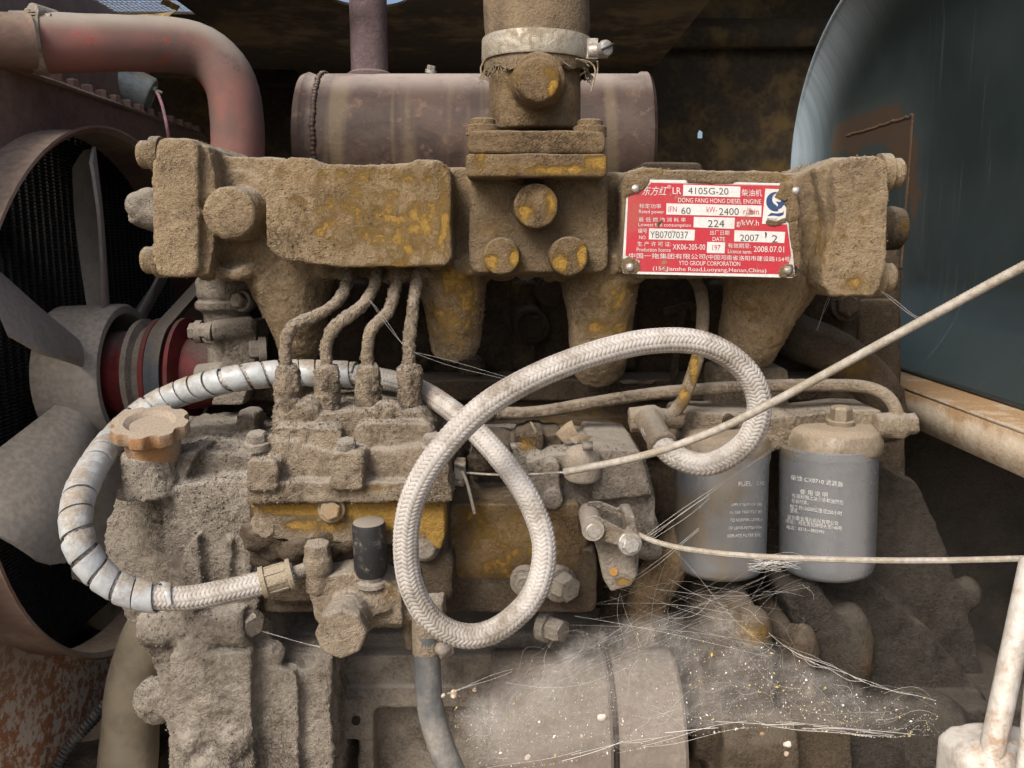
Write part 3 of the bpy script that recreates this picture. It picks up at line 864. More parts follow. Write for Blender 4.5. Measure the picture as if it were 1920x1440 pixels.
# right end
mb.prism([(1578, 300), (1600, 294), (1645, 292), (1664, 306), (1668, 330), (1664, 480), (1652, 540), (1640, 556), (1560, 556), (1545, 535), (1540, 500), (1566, 420), (1566, 330)], .705, .862)
mb.prism([(1530, 316), (1562, 296), (1600, 296), (1600, 545), (1545, 545), (1530, 520), (1550, 420)], .725, .86)
def leg(pts, rs, Ys):
    mb.tube([P(x, y, Y) for (x, y), Y in zip(pts, Ys)], lambda t: np.interp(t, np.linspace(0, 1, len(rs)), rs) * K(550, .78), 24, .006)
for dx in (-1, 1): pass
leg([(546, 478), (546, 520), (554, 570), (562, 625), (566, 655)], [92, 80, 64, 52, 42], [.785, .78, .782, .79, .80])
leg([(845, 478), (846, 520), (850, 570), (853, 630), (853, 655)], [84, 68, 58, 52, 46], [.785, .772, .770, .775, .78])
leg([(1124, 478), (1124, 520), (1126, 580), (1124, 645), (1122, 690)], [88, 72, 62, 57, 52], [.785, .772, .772, .78, .80])
leg([(1440, 478), (1438, 520), (1425, 575), (1408, 625), (1396, 660)], [96, 84, 72, 64, 56], [.79, .782, .782, .79, .80])
leg([(1500, 470), (1478, 525), (1446, 585)], [70, 58, 48], [.79, .785, .79])
pb = [(700, 400, .7, 190, 110, .55), (760, 420, .7, 120, 110, .6), (700, 330, .7, 220, 22, .62), (790, 420, .7, 70, 90, .66), (700, 440, .7, 130, 60, .5), (830, 400, .7, 22, 120, .7), (560, 330, .7, 60, 40, .45), (640, 400, .7, 120, 60, .42),
      (760, 502, .7, 120, 8, .7), (850, 530, .74, 40, 40, .75), (840, 600, .75, 60, 60, .62), (880, 560, .75, 25, 60, .7), (1150, 560, .75, 50, 50, .62), (1140, 610, .76, 60, 30, .66), (1100, 520, .75, 60, 30, .4),
      (1420, 560, .77, 60, 50, .5), (1440, 620, .78, 60, 40, .5), (1460, 330, .7, 60, 14, .5), (1230, 320, .7, 30, 10, .6), (1540, 450, .72, 40, 60, .5), (1600, 530, .71, 40, 30, .55),
      (1610, 420, .71, 20, 80, .4), (920, 430, .72, 40, 50, .35), (1090, 420, .72, 60, 40, .3), (540, 600, .78, 50, 60, .35), (950, 500, .72, 60, 12, .45)]
cas = obj('casting', cast_mesh('casting', mb, .0021, 4, ((28, .0011), (75, .0009), (170, .0010), (330, .0010)), pb, ridged=.0012, grime=[(1010, 430, .72, 130, 90, .85), (860, 420, .74, 25, 110, .7), (1150, 430, .74, 25, 110, .8), (1500, 400, .74, 40, 110, .5), (1330, 330, .7, 160, 30, .4), (700, 515, .72, 160, 14, .5), (1000, 525, .74, 120, 30, .7), (1130, 560, .77, 80, 80, .35)]), M['crust_tan'], parent=man)
crumbs(cas, 9000, .0003, .0011, 3)
# round bosses: pads of their own
for (x, y, r, Y, pn) in ((1005, 386, 42, .701, .8), (940, 481, 35, .703, .85), (1067, 481, 37, .703, .85)):
    m2 = MB().boss(x, y, Y, .76, r, r * 1.08)
    m2.boss(x, y, Y + .02, .76, r * 1.0, r * 1.45)
    obj('boss', cast_mesh('boss', m2, .0019, 3, ((60, .0006), (170, .0004)), [(x - r * .5, y + r * .3, Y, r * .45, r * .55, pn), (x + r * .65, y, Y, r * .3, r * .7, pn)]), M['crust_brown'], parent=man)
# square turret flange, its top plate and the neck
m2 = MB().rbox(873, 288, 1139, 332, .692, .845, 8)
obj('lower_flange', cast_mesh('lower_flange', m2, .0021, 3, ((40, .0008), (170, .0005)), [(900, 300, .69, 14, 30, .7), (1060, 318, .69, 120, 12, .72), (1120, 305, .69, 30, 20, .7), (960, 318, .69, 50, 10, .55)], ridged=.0008), M['crust_brown'], parent=man)
m2 = MB().rbox(876, 244, 1136, 289, .694, .842, 12)
obj('turret_plate', cast_mesh('turret_plate', m2, .0021, 4, ((40, .001), (170, .0005)), ridged=.0012), M['crust_brown'], parent=man)
NC = P(1003, 240, .765); kN = K(150, .765)
m2 = MB().lathe(NC + Vector((0, 0, -.004)), (0, 0, 1), [(0, 88 * kN), (.010, 86 * kN), (.085, 86 * kN)], 48)
m2.boss(1010, 148, .692, .74, 41, 46)
m2.boss(1010, 148, .708, .74, 50, 56)
obj('neck', cast_mesh('neck', m2, .0021, 3, ((40, .0007), (170, .0005)), [(1040, 160, .69, 14, 24, .9), (1030, 135, .69, 24, 14, .7), (960, 140, .70, 20, 30, .5)], ridged=.0008), M['crust_brown'], parent=man)
for x, y, Y in ((905, 238, .715), (1106, 240, .715)):
    bolt(man, P(x, y + 4, Y), (0, 0, 1), .0105, .007, M['crust_brown'], n=24)
    bolt(man, P(x, y + 4, Y) + Vector((0, .10, 0)), (0, 0, 1), .0105, .007, M['crust_brown'], n=24)
for x, y, Y in ((292, 290, .735), (299, 488, .735)):
    bolt(man, P(x, y, Y), (-1, 0, 0), .0115, .012, M['crust_tan'], n=20); bolt(man, P(x, y, Y) + Vector((0, .10, 0)), (-1, 0, 0), .0115, .012, M['crust_tan'], n=20)
for x, y, Y in ((1660, 325, .73), (1645, 520, .74)):
    bolt(man, P(x, y, Y), (1, 0, 0), .0125, .012, M['crust_tan'], n=20)
    bolt(man, P(x, y, Y) + Vector((0, .09, 0)), (1, 0, 0), .0125, .012, M['crust_tan'], n=20)
m2 = MB().tube([P(300, 400, .76), P(268, 396, .755), P(252, 390, .75)], lambda t: (.0175 - .004 * t), 20); m2.ell(P(258, 386, .75), .010, .012, .012); m2.ell(P(280, 375, .755), .012, .012, .011)
obj('end_plug', cast_mesh('end_plug', m2, .0019, 2, ((50, .0012), (170, .0005))), M['crust_grey'], parent=man)
m2 = MB().cyl(P(1660, 428, .80), P(1690, 430, .80), .021, .019, 24)
obj('end_cap', cast_mesh('end_cap', m2, .0022, 3, ((60, .001),), [(1690, 425, .79, 20, 20, .6)]), M['crust_oil'], parent=man)

# ------------------------------------------------------------------ rubber air hose, clamp, frayed end
ah = thing('air_intake_hose', 'dusty brown rubber air hose with frayed lower end over the manifold neck', 'hose', P(1005, 118, .765))
hc0 = P(1005, 118, .722); hc0.y = .765; hc0.x = P(1005, 118, .765).x
mb = MB()
rH = 99 * K(60, .765)
mb.lathe(hc0 + Vector((0, 0, -.002)), (0, 0, 1), [(0, rH * .93), (0, rH * .985), (.004, rH * 1.005), (.02, rH), (.03, rH * .985), (.04, rH), (.13, rH * 1.01), (.13, rH * .9)], 72, cap=False)
me = mb.mesh('sleeve', True, 60)
bm = bmesh.new(); bm.from_mesh(me); bmesh.ops.subdivide_edges(bm, edges=bm.edges[:], cuts=3, use_grid_fill=True); bm.to_mesh(me); bm.free()
roughen(me, ((25, .0012), (90, .0005)))
n = len(me.vertices); co = np.empty(n * 3); me.vertices.foreach_get('co', co); co = co.reshape(-1, 3)
lowm = np.clip((hc0.z + .006 - co[:, 2]) / .008, 0, 1)
co[:, 2] += lowm * (vn(co, 60, 4) * .004 + vn(co, 160, 5) * .0025); me.vertices.foreach_set('co', co.ravel()); me.update()
obj('sleeve', me, M['rubber'], parent=ah)
mb = MB()
def strand(mb, pts, r, n=4): mb.tube(pts, r, n, .004)
for k in range(70):
    an = random.uniform(-PI, 0) if k < 60 else random.choice((-PI, 0)) + random.uniform(-.1, .1)
    b0 = hc0 + Vector((math.cos(an) * rH * .99, math.sin(an) * rH * .99, random.uniform(-.004, .002)))
    ln = random.uniform(.003, .008)
    o = Vector((math.cos(an), math.sin(an), 0))
    strand(mb, [b0, b0 + o * random.uniform(.0005, .003) + Vector((random.uniform(-.003, .003), 0, -ln * .5)), b0 + o * random.uniform(0, .002) + Vector((random.uniform(-.005, .005), 0, -ln))], .00032)
for pts in ([(912, 108), (904, 120), (901, 132), (904, 150)], [(1090, 112), (1108, 118), (1116, 130), (1114, 150), (1108, 172)], [(1120, 115), (1121, 128), (1120, 138)], [(1080, 110), (1096, 116), (1104, 124)]):
    Yy = .725
    strand(mb, [P(x, y, Yy - .004 * (i == 0)) for i, (x, y) in enumerate(pts)], .0007, 5)
M['thread'] = dusty('frayed_cord', (.30, .24, .16), (.26, .2, .14), .5, 60, .9)
obj('frayed_cord', mb, M['thread'], parent=ah, kind='stuff')
hc2 = thing('hose_clamp', 'wide dull strap clamp with slotted screw around the brown air hose', 'hose clamp', P(1005, 90, .765), 'hose clamps')
band('strap', hc0 + Vector((.001, 0, P(1005, 76, .722).z - hc0.z)), (.02, 0, 1), rH * 1.012, .0185, M['clamp'], hc2, .0013)
q = P(1129, 98, .745)
mb = MB().cyl(q + Vector((-.012, -.002, 0)), q + Vector((.0045, -.003, .001)), .0062, .0062, 18); mb.obox(q + Vector((-.012, .002, .002)), (.008, 0, 0), (0, .007, 0), (0, 0, .008))
sh_ = obj('screw_housing', mb, M['steel'], parent=hc2)
mb = MB().lathe(q + Vector((-.001, -.008, 0)), (.5, -.85, .1), [(0, .0055), (.004, .0068), (.007, .0062), (.008, .004)], 20); obj('screw_head', mb, M['bright'], parent=sh_)
mb = MB().obox(q + Vector((.0032, -.0152, .001)), (.0052, .0035, .003), Vector((.5, -.85, .1)) * .0006, Vector((-.0004, 0, .0008))); obj('screw_slot', mb, M['void'], parent=sh_)

# ------------------------------------------------------------------ four injector pipes
paths = [
    ([(538, 705), (536, 645), (552, 610), (600, 588), (638, 558), (652, 520), (656, 470)], [.700, .700, .702, .712, .725, .74, .76]),
    ([(613, 705), (613, 648), (630, 610), (672, 580), (698, 545), (707, 510), (710, 470)], [.702, .702, .704, .715, .727, .74, .76]),
    ([(690, 705), (689, 650), (700, 612), (728, 585), (738, 550), (746, 510), (750, 470)], [.704, .704, .707, .717, .728, .74, .76]),
    ([(767, 705), (767, 655), (770, 605), (777, 560), (783, 525), (790, 480)], [.706, .706, .712, .722, .735, .76])]
nm = ['first injector pipe with the widest bend, nearest the oil filler', 'second injector pipe from the oil filler, long slanting bend', 'third injector pipe from the oil filler, short slanting bend', 'fourth injector pipe, nearly straight, beside the second runner']
for (pp, Ys), lb in zip(paths, nm):
    t = thing('injector_pipe', 'dust caked ' + lb, 'pipe', P(pp[0][0], 775, Ys[0]), 'injector pipes on the pump')
    mb = MB().tube([P(x, y, Y) for (x, y), Y in zip(pp, Ys)], 11.5 * K(600, .71), 16, .004)
    ln_ = obj('line', cast_mesh('line', mb, .0014, 1, ((60, .0010), (200, .0016), (420, .0014))), M['crust_pump'], parent=t)
    x = pp[0][0]; Y = Ys[0]; k = K(730, Y)
    mb = MB().lathe(P(x, 682, Y), (0, 0, -1), [(0, 13 * k), (5 * k, 20 * k), (14 * k, 25 * k), (50 * k, 26 * k)], 6)
    mb.lathe(P(x, 728, Y), (0, 0, -1), [(0, 23 * k), (40 * k, 24 * k), (44 * k, 28 * k), (62 * k, 28 * k)], 20)
    crumbs(ln_, 700, .0003, .0009, 5, clump=60)
    un_ = obj('union_nut', cast_mesh('union_nut', mb, .0014, 2, ((60, .0016), (200, .0024), (420, .0018))), M['crust_pump'], parent=t)
    crumbs(un_, 900, .0003, .0011, 6, clump=60)

# ------------------------------------------------------------------ injection pump
pump = thing('injection_pump', 'dust caked inline fuel injection pump with yellow side cover below the manifold', 'fuel pump', P(760, 1150, .75))
mb = MB()
mb.prism([(510, 790), (540, 772), (600, 776), (660, 772), (790, 770), (812, 800), (822, 870), (500, 870)], .682, .80)
mb.rbox(505, 800, 640, 860, .665, .80, 18); mb.rbox(665, 795, 810, 860, .668, .80, 18)
mb.prism([(470, 848), (500, 818), (560, 830), (620, 848), (690, 848), (780, 838), (815, 838), (836, 862), (842, 945), (462, 945), (460, 900)], .66, .81)
mb.rbox(462, 905, 848, 944, .648, .80, 8)
mb.rbox(620, 850, 680, 920, .640, .80, 8); mb.rbox(462, 862, 520, 920, .643, .80, 10); mb.rbox(785, 862, 842, 920, .648, .80, 10)
for x, y in ((575, 768), (730, 770)): mb.ell(P(x, y, .69), .0125, .0125, .010)
pbp = [(700, 915, .65, 60, 8, .5)]
phd = obj('pump_head', cast_mesh('pump_head', mb, .0019, 2, ((28, .0018), (75, .0020), (170, .0022), (330, .0018)), pbp, ridged=.003), M['crust_pump'], parent=pump)
for x, y, Y in ((483, 832, .662), (650, 846, .652), (812, 836, .665)):
    bolt(pump, P(x, y, Y), (0, -.15, 1), .0082, .009, M['crust_grey'], n=6)
crumbs(phd, 9000, .0003, .0013, 7)
# side body and yellow cover
mb = MB(); mb.rbox(468, 935, 838, 1065, .672, .82, 14); mb.rbox(470, 1030, 1120, 1150, .70, .82, 20); mb.rbox(500, 1060, 640, 1130, .69, .82, 14); mb.rbox(790, 1040, 850, 1130, .67, .82, 14)
obj('pump_body', cast_mesh('pump_body', mb, .0024, 3, ((30, .0014), (80, .001), (190, .0007)), [], ridged=.001), M['crust_oil'], parent=pump)
mb = MB(); mb.prism([(470, 942), (834, 940), (836, 1000), (828, 1030), (700, 1022), (560, 1016), (500, 1012), (478, 990)], .660, .69)
scv = obj('side_cover', cast_mesh('side_cover', mb, .0022, 2, ((30, .0007), (170, .0005)), [(760, 965, .66, 90, 36, 1.5), (640, 952, .66, 200, 16, 1.3), (815, 985, .66, 24, 40, 1.3), (600, 985, .66, 60, 18, .8), (520, 952, .66, 60, 14, 1.0), (560, 985, .66, 40, 12, .7)], ridged=.0006), M['crust_pump'], parent=pump,
    label='bright yellow paint showing on the pump side cover')
bolt(scv, P(622, 954, .657), (0, -1, .1), .0085, .007, dusty('yellow_bolt', (.34, .21, .06), (.30, .24, .17), .7, 80), n=6)
bolt(scv, P(797, 1024, .668), (0, -1, .1), .0095, .008, M['crust_grey'], n=20)
bolt(scv, P(500, 985, .668), (0, -1, .1), .010, .008, M['crust_pump'], n=8)
# crumbly oil cake hanging under the cover
mb = MB()
for k in range(46):
    x = random.uniform(470, 660); y = 1012 + 10 * math.sin(x * .05) + random.uniform(-6, 26)
    s = random.uniform(.004, .009); mb.ell(P(x, y, random.uniform(.662, .675)), s * 1.3, s, s, 10, 7)
obj('oil_cake', cast_mesh('oil_cake', mb, .0020, 1, ((70, .0018), (170, .0014))), M['crust_oil'], parent=pump)
# governor housing: drum and box behind it
mb = MB()
gc = P(960, 1035, .80)
kg = K(1040, .70); ga = P(838, 1040, .69); ga.y = .742; gl = 270 * kg
mb.lathe(ga, (1, 0, 0), [(0, 106 * kg), (gl * .75, 106 * kg), (gl * .9, 98 * kg), (gl * .97, 82 * kg), (gl, 55 * kg)], 48)
mb.rbox(838, 945, 1090, 1040, .70, .82, 12)
obj('governor_drum', cast_mesh('governor_drum', mb, .0024, 3, ((28, .0008), (170, .0004)), [(900, 990, .69, 60, 60, .62), (940, 1070, .69, 80, 50, .62), (880, 1110, .69, 50, 40, .6), (1000, 960, .69, 60, 30, .5), (960, 1010, .69, 120, 70, .5)]), M['crust_brown'], parent=pump)
mb = MB()
mb.prism([(985, 868), (1040, 850), (1200, 848), (1215, 880), (1232, 938), (1226, 985), (1205, 1010), (1100, 1012), (1070, 960), (1000, 920)], .715, .83)
mb.prism([(1110, 840), (1200, 845), (1225, 930), (1110, 940)], .705, .82)
mb.rbox(880, 835, 1010, 935, .735, .83, 14)
mb.ell(P(1210, 985, .72), .012, .01, .016); mb.ell(P(1215, 1030, .73), .014, .01, .010)
ghs = obj('governor_housing', cast_mesh('governor_housing', mb, .0023, 4, ((28, .0014), (75, .001), (190, .0008)), [(990, 835, .73, 20, 14, .7)], ridged=.0008), M['crust_grey'], parent=pump)
crumbs(ghs, 3000, .0003, .0012, 10)
mb = MB(); kk = K(860, .70)
mb.lathe(P(1092, 898, .705), (0, -.12, 1), [(0, 30 * kk), (6 * kk, 35 * kk), (40 * kk, 35 * kk), (54 * kk, 32 * kk), (62 * kk, 24 * kk), (66 * kk, 12 * kk), (67 * kk, 2 * kk)], 32)
obj('vent_cap', cast_mesh('vent_cap', mb, .0016, 2, ((60, .0004),)), dusty('dusty_beige_cap', (.31, .27, .22), (.36, .31, .25), .6, 40, .85, 0, .2, .001), parent=pump)
mb = MB().obox(P(1102, 836, .686), (.0042, 0, 0), (0, .004, .0015), (0, -.0006, .0018)); obj('cap_tab', mb, M['grey_dust'], parent=pump)
# small dark fittings left of the cap
mb = MB(); mb.rbox(965, 815, 1055, 880, .745, .80, 10); mb.rbox(985, 812, 1020, 850, .735, .80, 8); mb.rbox(885, 830, 960, 905, .73, .80, 14)
mb.lathe(P(905, 880, .715), (0, 0, 1), [(0, .012), (.012, .013), (.014, .009), (.03, .009)], 20)
obj('cold_start_block', cast_mesh('cold_start_block', mb, .0021, 2, ((40, .001), (170, .0006)), [(990, 835, .74, 16, 20, .85)]), M['crust_oil'], parent=pump)
mb = MB(); mb.prism([(1020, 880), (1048, 876), (1052, 925), (1045, 955), (1026, 955), (1020, 925)], .70, .712); mb.boss(1034, 880, .699, .714, 16); mb.boss(1036, 938, .696, .714, 20)
obj('cable_stop', cast_mesh('cable_stop', mb, .0018, 2, ((70, .0006),)), M['crust_grey'], parent=pump)
bolt(pump, P(1050, 1095, .69), (.5, -.8, 0), .012, .014, M['crust_grey'])
bolt(pump, P(1028, 1175, .72), (.7, -.6, 0), .011, .016, M['crust_grey'])
bolt(pump, P(985, 1090, .685), (0, -1, 0), .010, .010, M['crust_grey'])
# throttle clevis and lever
lev = thing('throttle_lever', 'dusty steel throttle lever with forked clevis on the pump governor', 'lever', P(1160, 1105, .68))
mb = MB()
def plate(poly, Y, th): mb.prism(poly, Y, Y + th)
plate([(1092, 985), (1100, 970), (1118, 968), (1180, 1000), (1200, 1012), (1194, 1034), (1165, 1026), (1100, 1008)], .640, .0045)
plate([(1098, 948), (1108, 940), (1125, 940), (1190, 968), (1198, 1000), (1180, 1000), (1172, 975), (1120, 955)], .672, .0045)
mb.prism([(1172, 968), (1192, 968), (1200, 1018), (1180, 1022)], .642, .678)
clv = obj('clevis', cast_mesh('clevis', mb, .0015, 2, ((60, .0005),), [(1130, 1000, .64, 50, 18, .5)]), M['crust_grey'], parent=lev)
mb = MB(); mb.cyl(P(1112, 994, .636), P(1104, 962, .682), .0088, None, 20); obj('clevis_pin', mb, M['grey_dust'], parent=clv)
bolt(clv, P(1113, 993, .639), (0, -1, 0), .0062, .003, M['steel'], n=24)
bolt(clv, P(1181, 1019, .637), (.1, -1, .1), .0072, .006, M['bright'], n=6)
mb = MB(); mb.prism([(1110, 1005), (1150, 1015), (1190, 1030), (1195, 1080), (1184, 1100), (1146, 1110), (1132, 1088), (1122, 1040)], .655, .668); mb.prism([(1165, 1020), (1200, 1030), (1196, 1080), (1180, 1090)], .668, .69)
lva = obj('lever_arm', cast_mesh('lever_arm', mb, .0017, 2, ((60, .0006),), [(1170, 1092, .655, 18, 12, .75)]), M['crust_grey'], parent=lev)
mb = MB().boss(1151, 1072, .6535, .66, 8, 8); obj('lever_rivet', mb, dusty('rusty_orange', (.42, .22, .06), (.27, .2, .13), .4, 90), parent=lva)

# ------------------------------------------------------------------ oil filler and timing cover
tc = thing('timing_cover', 'massive dust caked timing gear cover with oil filler tower below the spiral hose', 'engine cover', P(380, 1500, .75))
mb = MB()
mb.lathe(P(286, 925, .70), (0, 0, 1), [(0, 60 * K(880, .70)), (.014, 50 * K(880, .70)), (.035, 48 * K(880, .70))], 32)
mb.prism([(240, 890), (330, 850), (420, 850), (480, 858), (484, 1130), (470, 1210), (300, 1210), (232, 1160), (208, 1090), (192, 1010), (212, 940)], .715, .90)
mb.prism([(300, 920), (400, 900), (480, 905), (486, 1130), (470, 1180), (330, 1180), (310, 1060)], .690, .80)
mb.prism([(330, 855), (370, 845), (345, 905), (320, 915)], .70, .75)                       # rib behind the cap
mb.prism([(300, 800), (470, 792), (478, 830), (330, 850)], .80, .86); mb.rbox(440, 775, 478, 812, .79, .82, 8)
mb.cyl(P(275, 1172, .705), P(470, 1168, .69), .0185, None, 22)                             # through-bolt tube
mb.prism([(270, 1140), (490, 1130), (515, 1220), (505, 1265), (530, 1280), (620, 1230), (625, 1500), (318, 1560), (322, 1500), (318, 1380), (300, 1290), (282, 1225)], .70, .90)
mb.prism([(318, 1230), (470, 1225), (480, 1500), (330, 1560)], .675, .80)
mb.rbox(470, 1255, 560, 1500, .69, .85, 20); mb.rbox(550, 1225, 632, 1500, .72, .88, 16)
for x, y, Y, r in ((372, 1215, .690, .020), (395, 1312, .688, .022), (360, 1390, .678, .014), (440, 1385, .68, .018), (296, 1312, .715, .02), (300, 1195, .71, .016), (510, 1225, .70, .014), (400, 1440, .676, .02)):
    mb.ell(P(x, y, Y), r, r * .8, r)
mb.prism([(332, 1080), (352, 1020), (372, 1000), (378, 1100), (360, 1170), (338, 1160)], .68, .74)
for x in (420, 455): mb.rbox(x, 1010, x + 14, 1120, .684, .74, 5)
hsg = obj('housing', cast_mesh('housing', mb, .0021, 4, ((22, .003), (60, .0022), (150, .0024), (330, .0022)), [], ridged=.0026), M['crust_grey'], parent=tc)
bolt(tc, P(468, 1168, .690), (.6, -.7, 0), .010, .009, M['crust_grey'])
crumbs(hsg, 16000, .0003, .0014, 8)
# filler cap: scalloped bakelite disc
M['bakelite'] = dusty('dusty_orange_bakelite', (.29, .15, .062), (.33, .275, .215), .56, 35, .6, 0, .3, .0008, top=1.6)
cap = thing('oil_filler_cap', 'scalloped orange brown filler cap with dished dusty top', 'cap', P(281, 850, .70))
mb = MB(); nn = 96; kc = K(800, .70); axis = Vector((.05, -.27, 1)).normalized(); cc = P(281, 790, .695)
u = Vector((1, 0, 0)); u = (u - axis * u.dot(axis)).normalized(); w = axis.cross(u)
def scal(a, dep):
    t = (a / (2 * PI) * 8) % 1.0
    return 1 - dep * 1.15 * max(0.0, 1 - ((t - .5) / .27) ** 2)
prof = [(-.012, 66, .12), (-.010, 70, .13), (-.002, 71, .13), (.0, 69, .12), (.0005, 46, .0), (-.001, 42, 0), (-.0035, 37, 0), (-.0038, 2, 0)]
vs_ = []
for t, r, dp in prof:
    for k in range(nn):
        a = 2 * PI * k / nn + .2
        vs_.append(cc + axis * t + (u * math.cos(a) + w * math.sin(a)) * (r * kc * scal(a, dp)))
fs = [(j * nn + k, j * nn + (k + 1) % nn, (j + 1) * nn + (k + 1) % nn, (j + 1) * nn + k) for j in range(len(prof) - 1) for k in range(nn)]
fs += [tuple(range(nn))[::-1], tuple((len(prof) - 1) * nn + k for k in range(nn))]
mb.add(vs_, fs); me = mb.mesh('grip', True, 35); roughen(me, ((120, .0003),)); obj('grip', me, M['bakelite'], parent=cap)
mb = MB().cyl(cc - axis * .034, cc - axis * .010, 48 * kc, 52 * kc, 36); obj('skirt', mb, M['bakelite'], parent=cap)

# ------------------------------------------------------------------ lift pump with hand primer
lp = thing('fuel_lift_pump', 'dusty lift pump body with hexagon plug under the yellow side cover', 'fuel pump', P(660, 1220, .66))
mb = MB()
k = K(1120, .645)
mb.prism([(576, 1105), (600, 1085), (650, 1075), (720, 1088), (752, 1110), (756, 1170), (700, 1178), (690, 1190), (610, 1190), (588, 1160)], .64, .76)
a = P(642, 1182, .60); b = P(668, 1120, .68); mb.cyl(a, b, 40 * k, 46 * k, 26)
mb.lathe(P(712, 1135, .65), (-.12, -.05, 1), [(0, 40 * k), (20 * k, 36 * k), (36 * k, 29 * k)], 26)
mb.cyl(P(690, 1145, .655), P(754, 1142, .66), 32 * k, 34 * k, 24)
mb.cyl(P(752, 1142, .66), P(800, 1140, .66), 26 * k, 26 * k, 24); mb.cyl(P(798, 1140, .66), P(834, 1138, .66), 28 * k, 30 * k, 6)
mb.cyl(P(776, 1160, .668), P(770, 1215, .672), 18 * k, 14 * k, 16)
vbd = obj('valve_body', cast_mesh('valve_body', mb, .0018, 3, ((40, .0010), (110, .0012), (300, .0014)), [(735, 1110, .64, 22, 26, .5)]), M['crust_pump'], parent=lp)
mb = MB(); d = (P(642, 1182, .60) - P(668, 1120, .68)).normalized(); mb.lathe(P(642, 1182, .60) - d * .004, d, [(0, 46 * k), (.010, 46 * k), (.013, 42 * k), (.0132, 10 * k)], 8)
obj('hex_plug', cast_mesh('hex_plug', mb, .0014, 1, ((60, .0003), (300, .0004))), M['crust_pump'], parent=lp)
crumbs(vbd, 2200, .0003, .0009, 9)
hp_ = thing('primer_plunger', 'black plastic capped hand primer standing upright on the lift pump', 'primer', P(697, 1110, .645))
k = K(1020, .645)
ax = Vector((-.01, -.05, 1)).normalized()
mb = MB().lathe(P(697, 1095, .645), ax, [(0, 30 * k), (8 * k, 29 * k), (10 * k, 23 * k)], 28); obj('seat_ring', mb, M['grey_dust'], parent=hp_)
mb = MB().lathe(P(697, 1098, .645), ax, [(0, 21 * k), (26 * k, 21 * k), (28 * k, 18 * k), (34 * k, 18 * k)], 6); obj('hex_nut', mb, M['bright'], parent=hp_)
mb = MB().lathe(P(696, 1078, .645), ax, [(0, 20 * k), (2 * k, 27 * k), (14 * k, 31.5 * k), (100 * k, 31 * k), (106 * k, 29 * k), (108.5 * k, 24 * k), (109 * k, 3 * k)], 40); obj('knob', mb, M['rubber_black'], parent=hp_)

# ------------------------------------------------------------------ the long braided fuel hose
HOSE = [((549, 1075), .640), ((500, 1090), .634), ((430, 1107), .626), ((340, 1122), .620), ((250, 1112), .615), ((185, 1075), .612), ((146, 1010), .613), ((146, 940), .630), ((178, 870), .675), ((225, 810), .735), ((285, 762), .755),
        ((350, 733), .755), ((430, 712), .745), ((520, 700), .755), ((610, 700), .757), ((700, 707), .752), ((780, 728), .735), ((850, 772), .70), ((920, 838), .665), ((985, 925), .640), ((1020, 1020), .626), ((1003, 1110), .616), ((945, 1172), .610),
        ((880, 1193), .605), ((815, 1168), .600), ((772, 1100), .597), ((761, 1010), .594), ((778, 925), .590), ((826, 845), .590), ((905, 765), .596), ((1000, 708), .604), ((1110, 665), .614), ((1220, 640), .624), ((1320, 645), .632), ((1395, 692), .638), ((1424, 760), .642),
        ((1398, 830), .648), ((1330, 870), .656), ((1265, 855), .668), ((1228, 815), .690), ((1212, 780), .71)]
hose = thing('braided_fuel_hose', 'long white braided fuel hose looping from lift pump to filter head, left half spiral wrapped', 'hose', P(880, 1215, .605))
path = spline([P(x, y, Y) for (x, y), Y in HOSE], .0011)
pp = [p for p, t in path]; fr = frames(pp); NP = len(pp); STEP = (pp[1] - pp[0]).length
RB = .0090
M['braid'] = dusty('white_glass_braid', (.42, .40, .375), (.19, .155, .115), .42, 13, .65, 0, .35, .0005, base2=(.36, .335, .305), top=.1)
M['liner'] = dusty('dark_liner', (.09, .08, .07), (.15, .125, .1), .4, 60, .9)
mb = MB(); sub = list(range(0, NP, 5)); n = 16; vs_ = []
for i in sub:
    T, N, B = fr[i]
    vs_ += [pp[i] + (N * math.cos(2 * PI * q / n) + B * math.sin(2 * PI * q / n)) * (RB - .0010) for q in range(n)]
mb.add(vs_, [(j * n + q, j * n + (q + 1) % n, (j + 1) * n + (q + 1) % n, (j + 1) * n + q) for j in range(len(sub) - 1) for q in range(n)])
obj('liner', mb, M['liner'], parent=hose)
PA = np.array([tuple(p) for p in pp]); NA = np.array([tuple(f[1]) for f in fr]); BA = np.array([tuple(f[2]) for f in fr]); TA = np.array([tuple(f[0]) for f in fr])
S = np.arange(NP) * STEP
NCAR, PITCHB, HW = 12, .040, .00140
AV, AF = [], []; base = 0
idx = np.arange(0, NP, 1)
for dr in (1, -1):
    for i in range(NCAR):
        th = dr * 2 * PI * S / PITCHB + 2 * PI * i / NCAR
        uu = (th * NCAR / PI)
        g_ = np.tanh(2.2 * np.sin(PI * uu / 2)) * (1 if dr > 0 else -1)
        # ribbon direction: along + around
        dth = dr * 2 * PI / PITCHB * RB
        al = 1 / math.sqrt(1 + dth * dth); ar = dth * al
        rows = []
        for off, dz in ((-HW, -.00042), (-HW * .5, .0), (HW * .5, .0), (HW, -.00042)):
            # offset across the ribbon: direction (-ar along T, al around)
            sa = -ar * off; ra = al * off / RB
            t2 = th + ra
            rad = RB + g_ * .00048 + dz
            rows.append(PA + TA * sa + (NA * np.cos(t2)[:, None] + BA * np.sin(t2)[:, None]) * rad[:, None])
        V = np.stack(rows, 1).reshape(-1, 3)
        AV.append(V)
        q = np.arange(NP - 1)[:, None] * 4
        for c_ in range(3):
            AF.append(np.concatenate([q + c_, q + c_ + 1, q + 4 + c_ + 1, q + 4 + c_], 1) + base)
        base += len(V)
AV = np.concatenate(AV); AF = np.concatenate(AF)
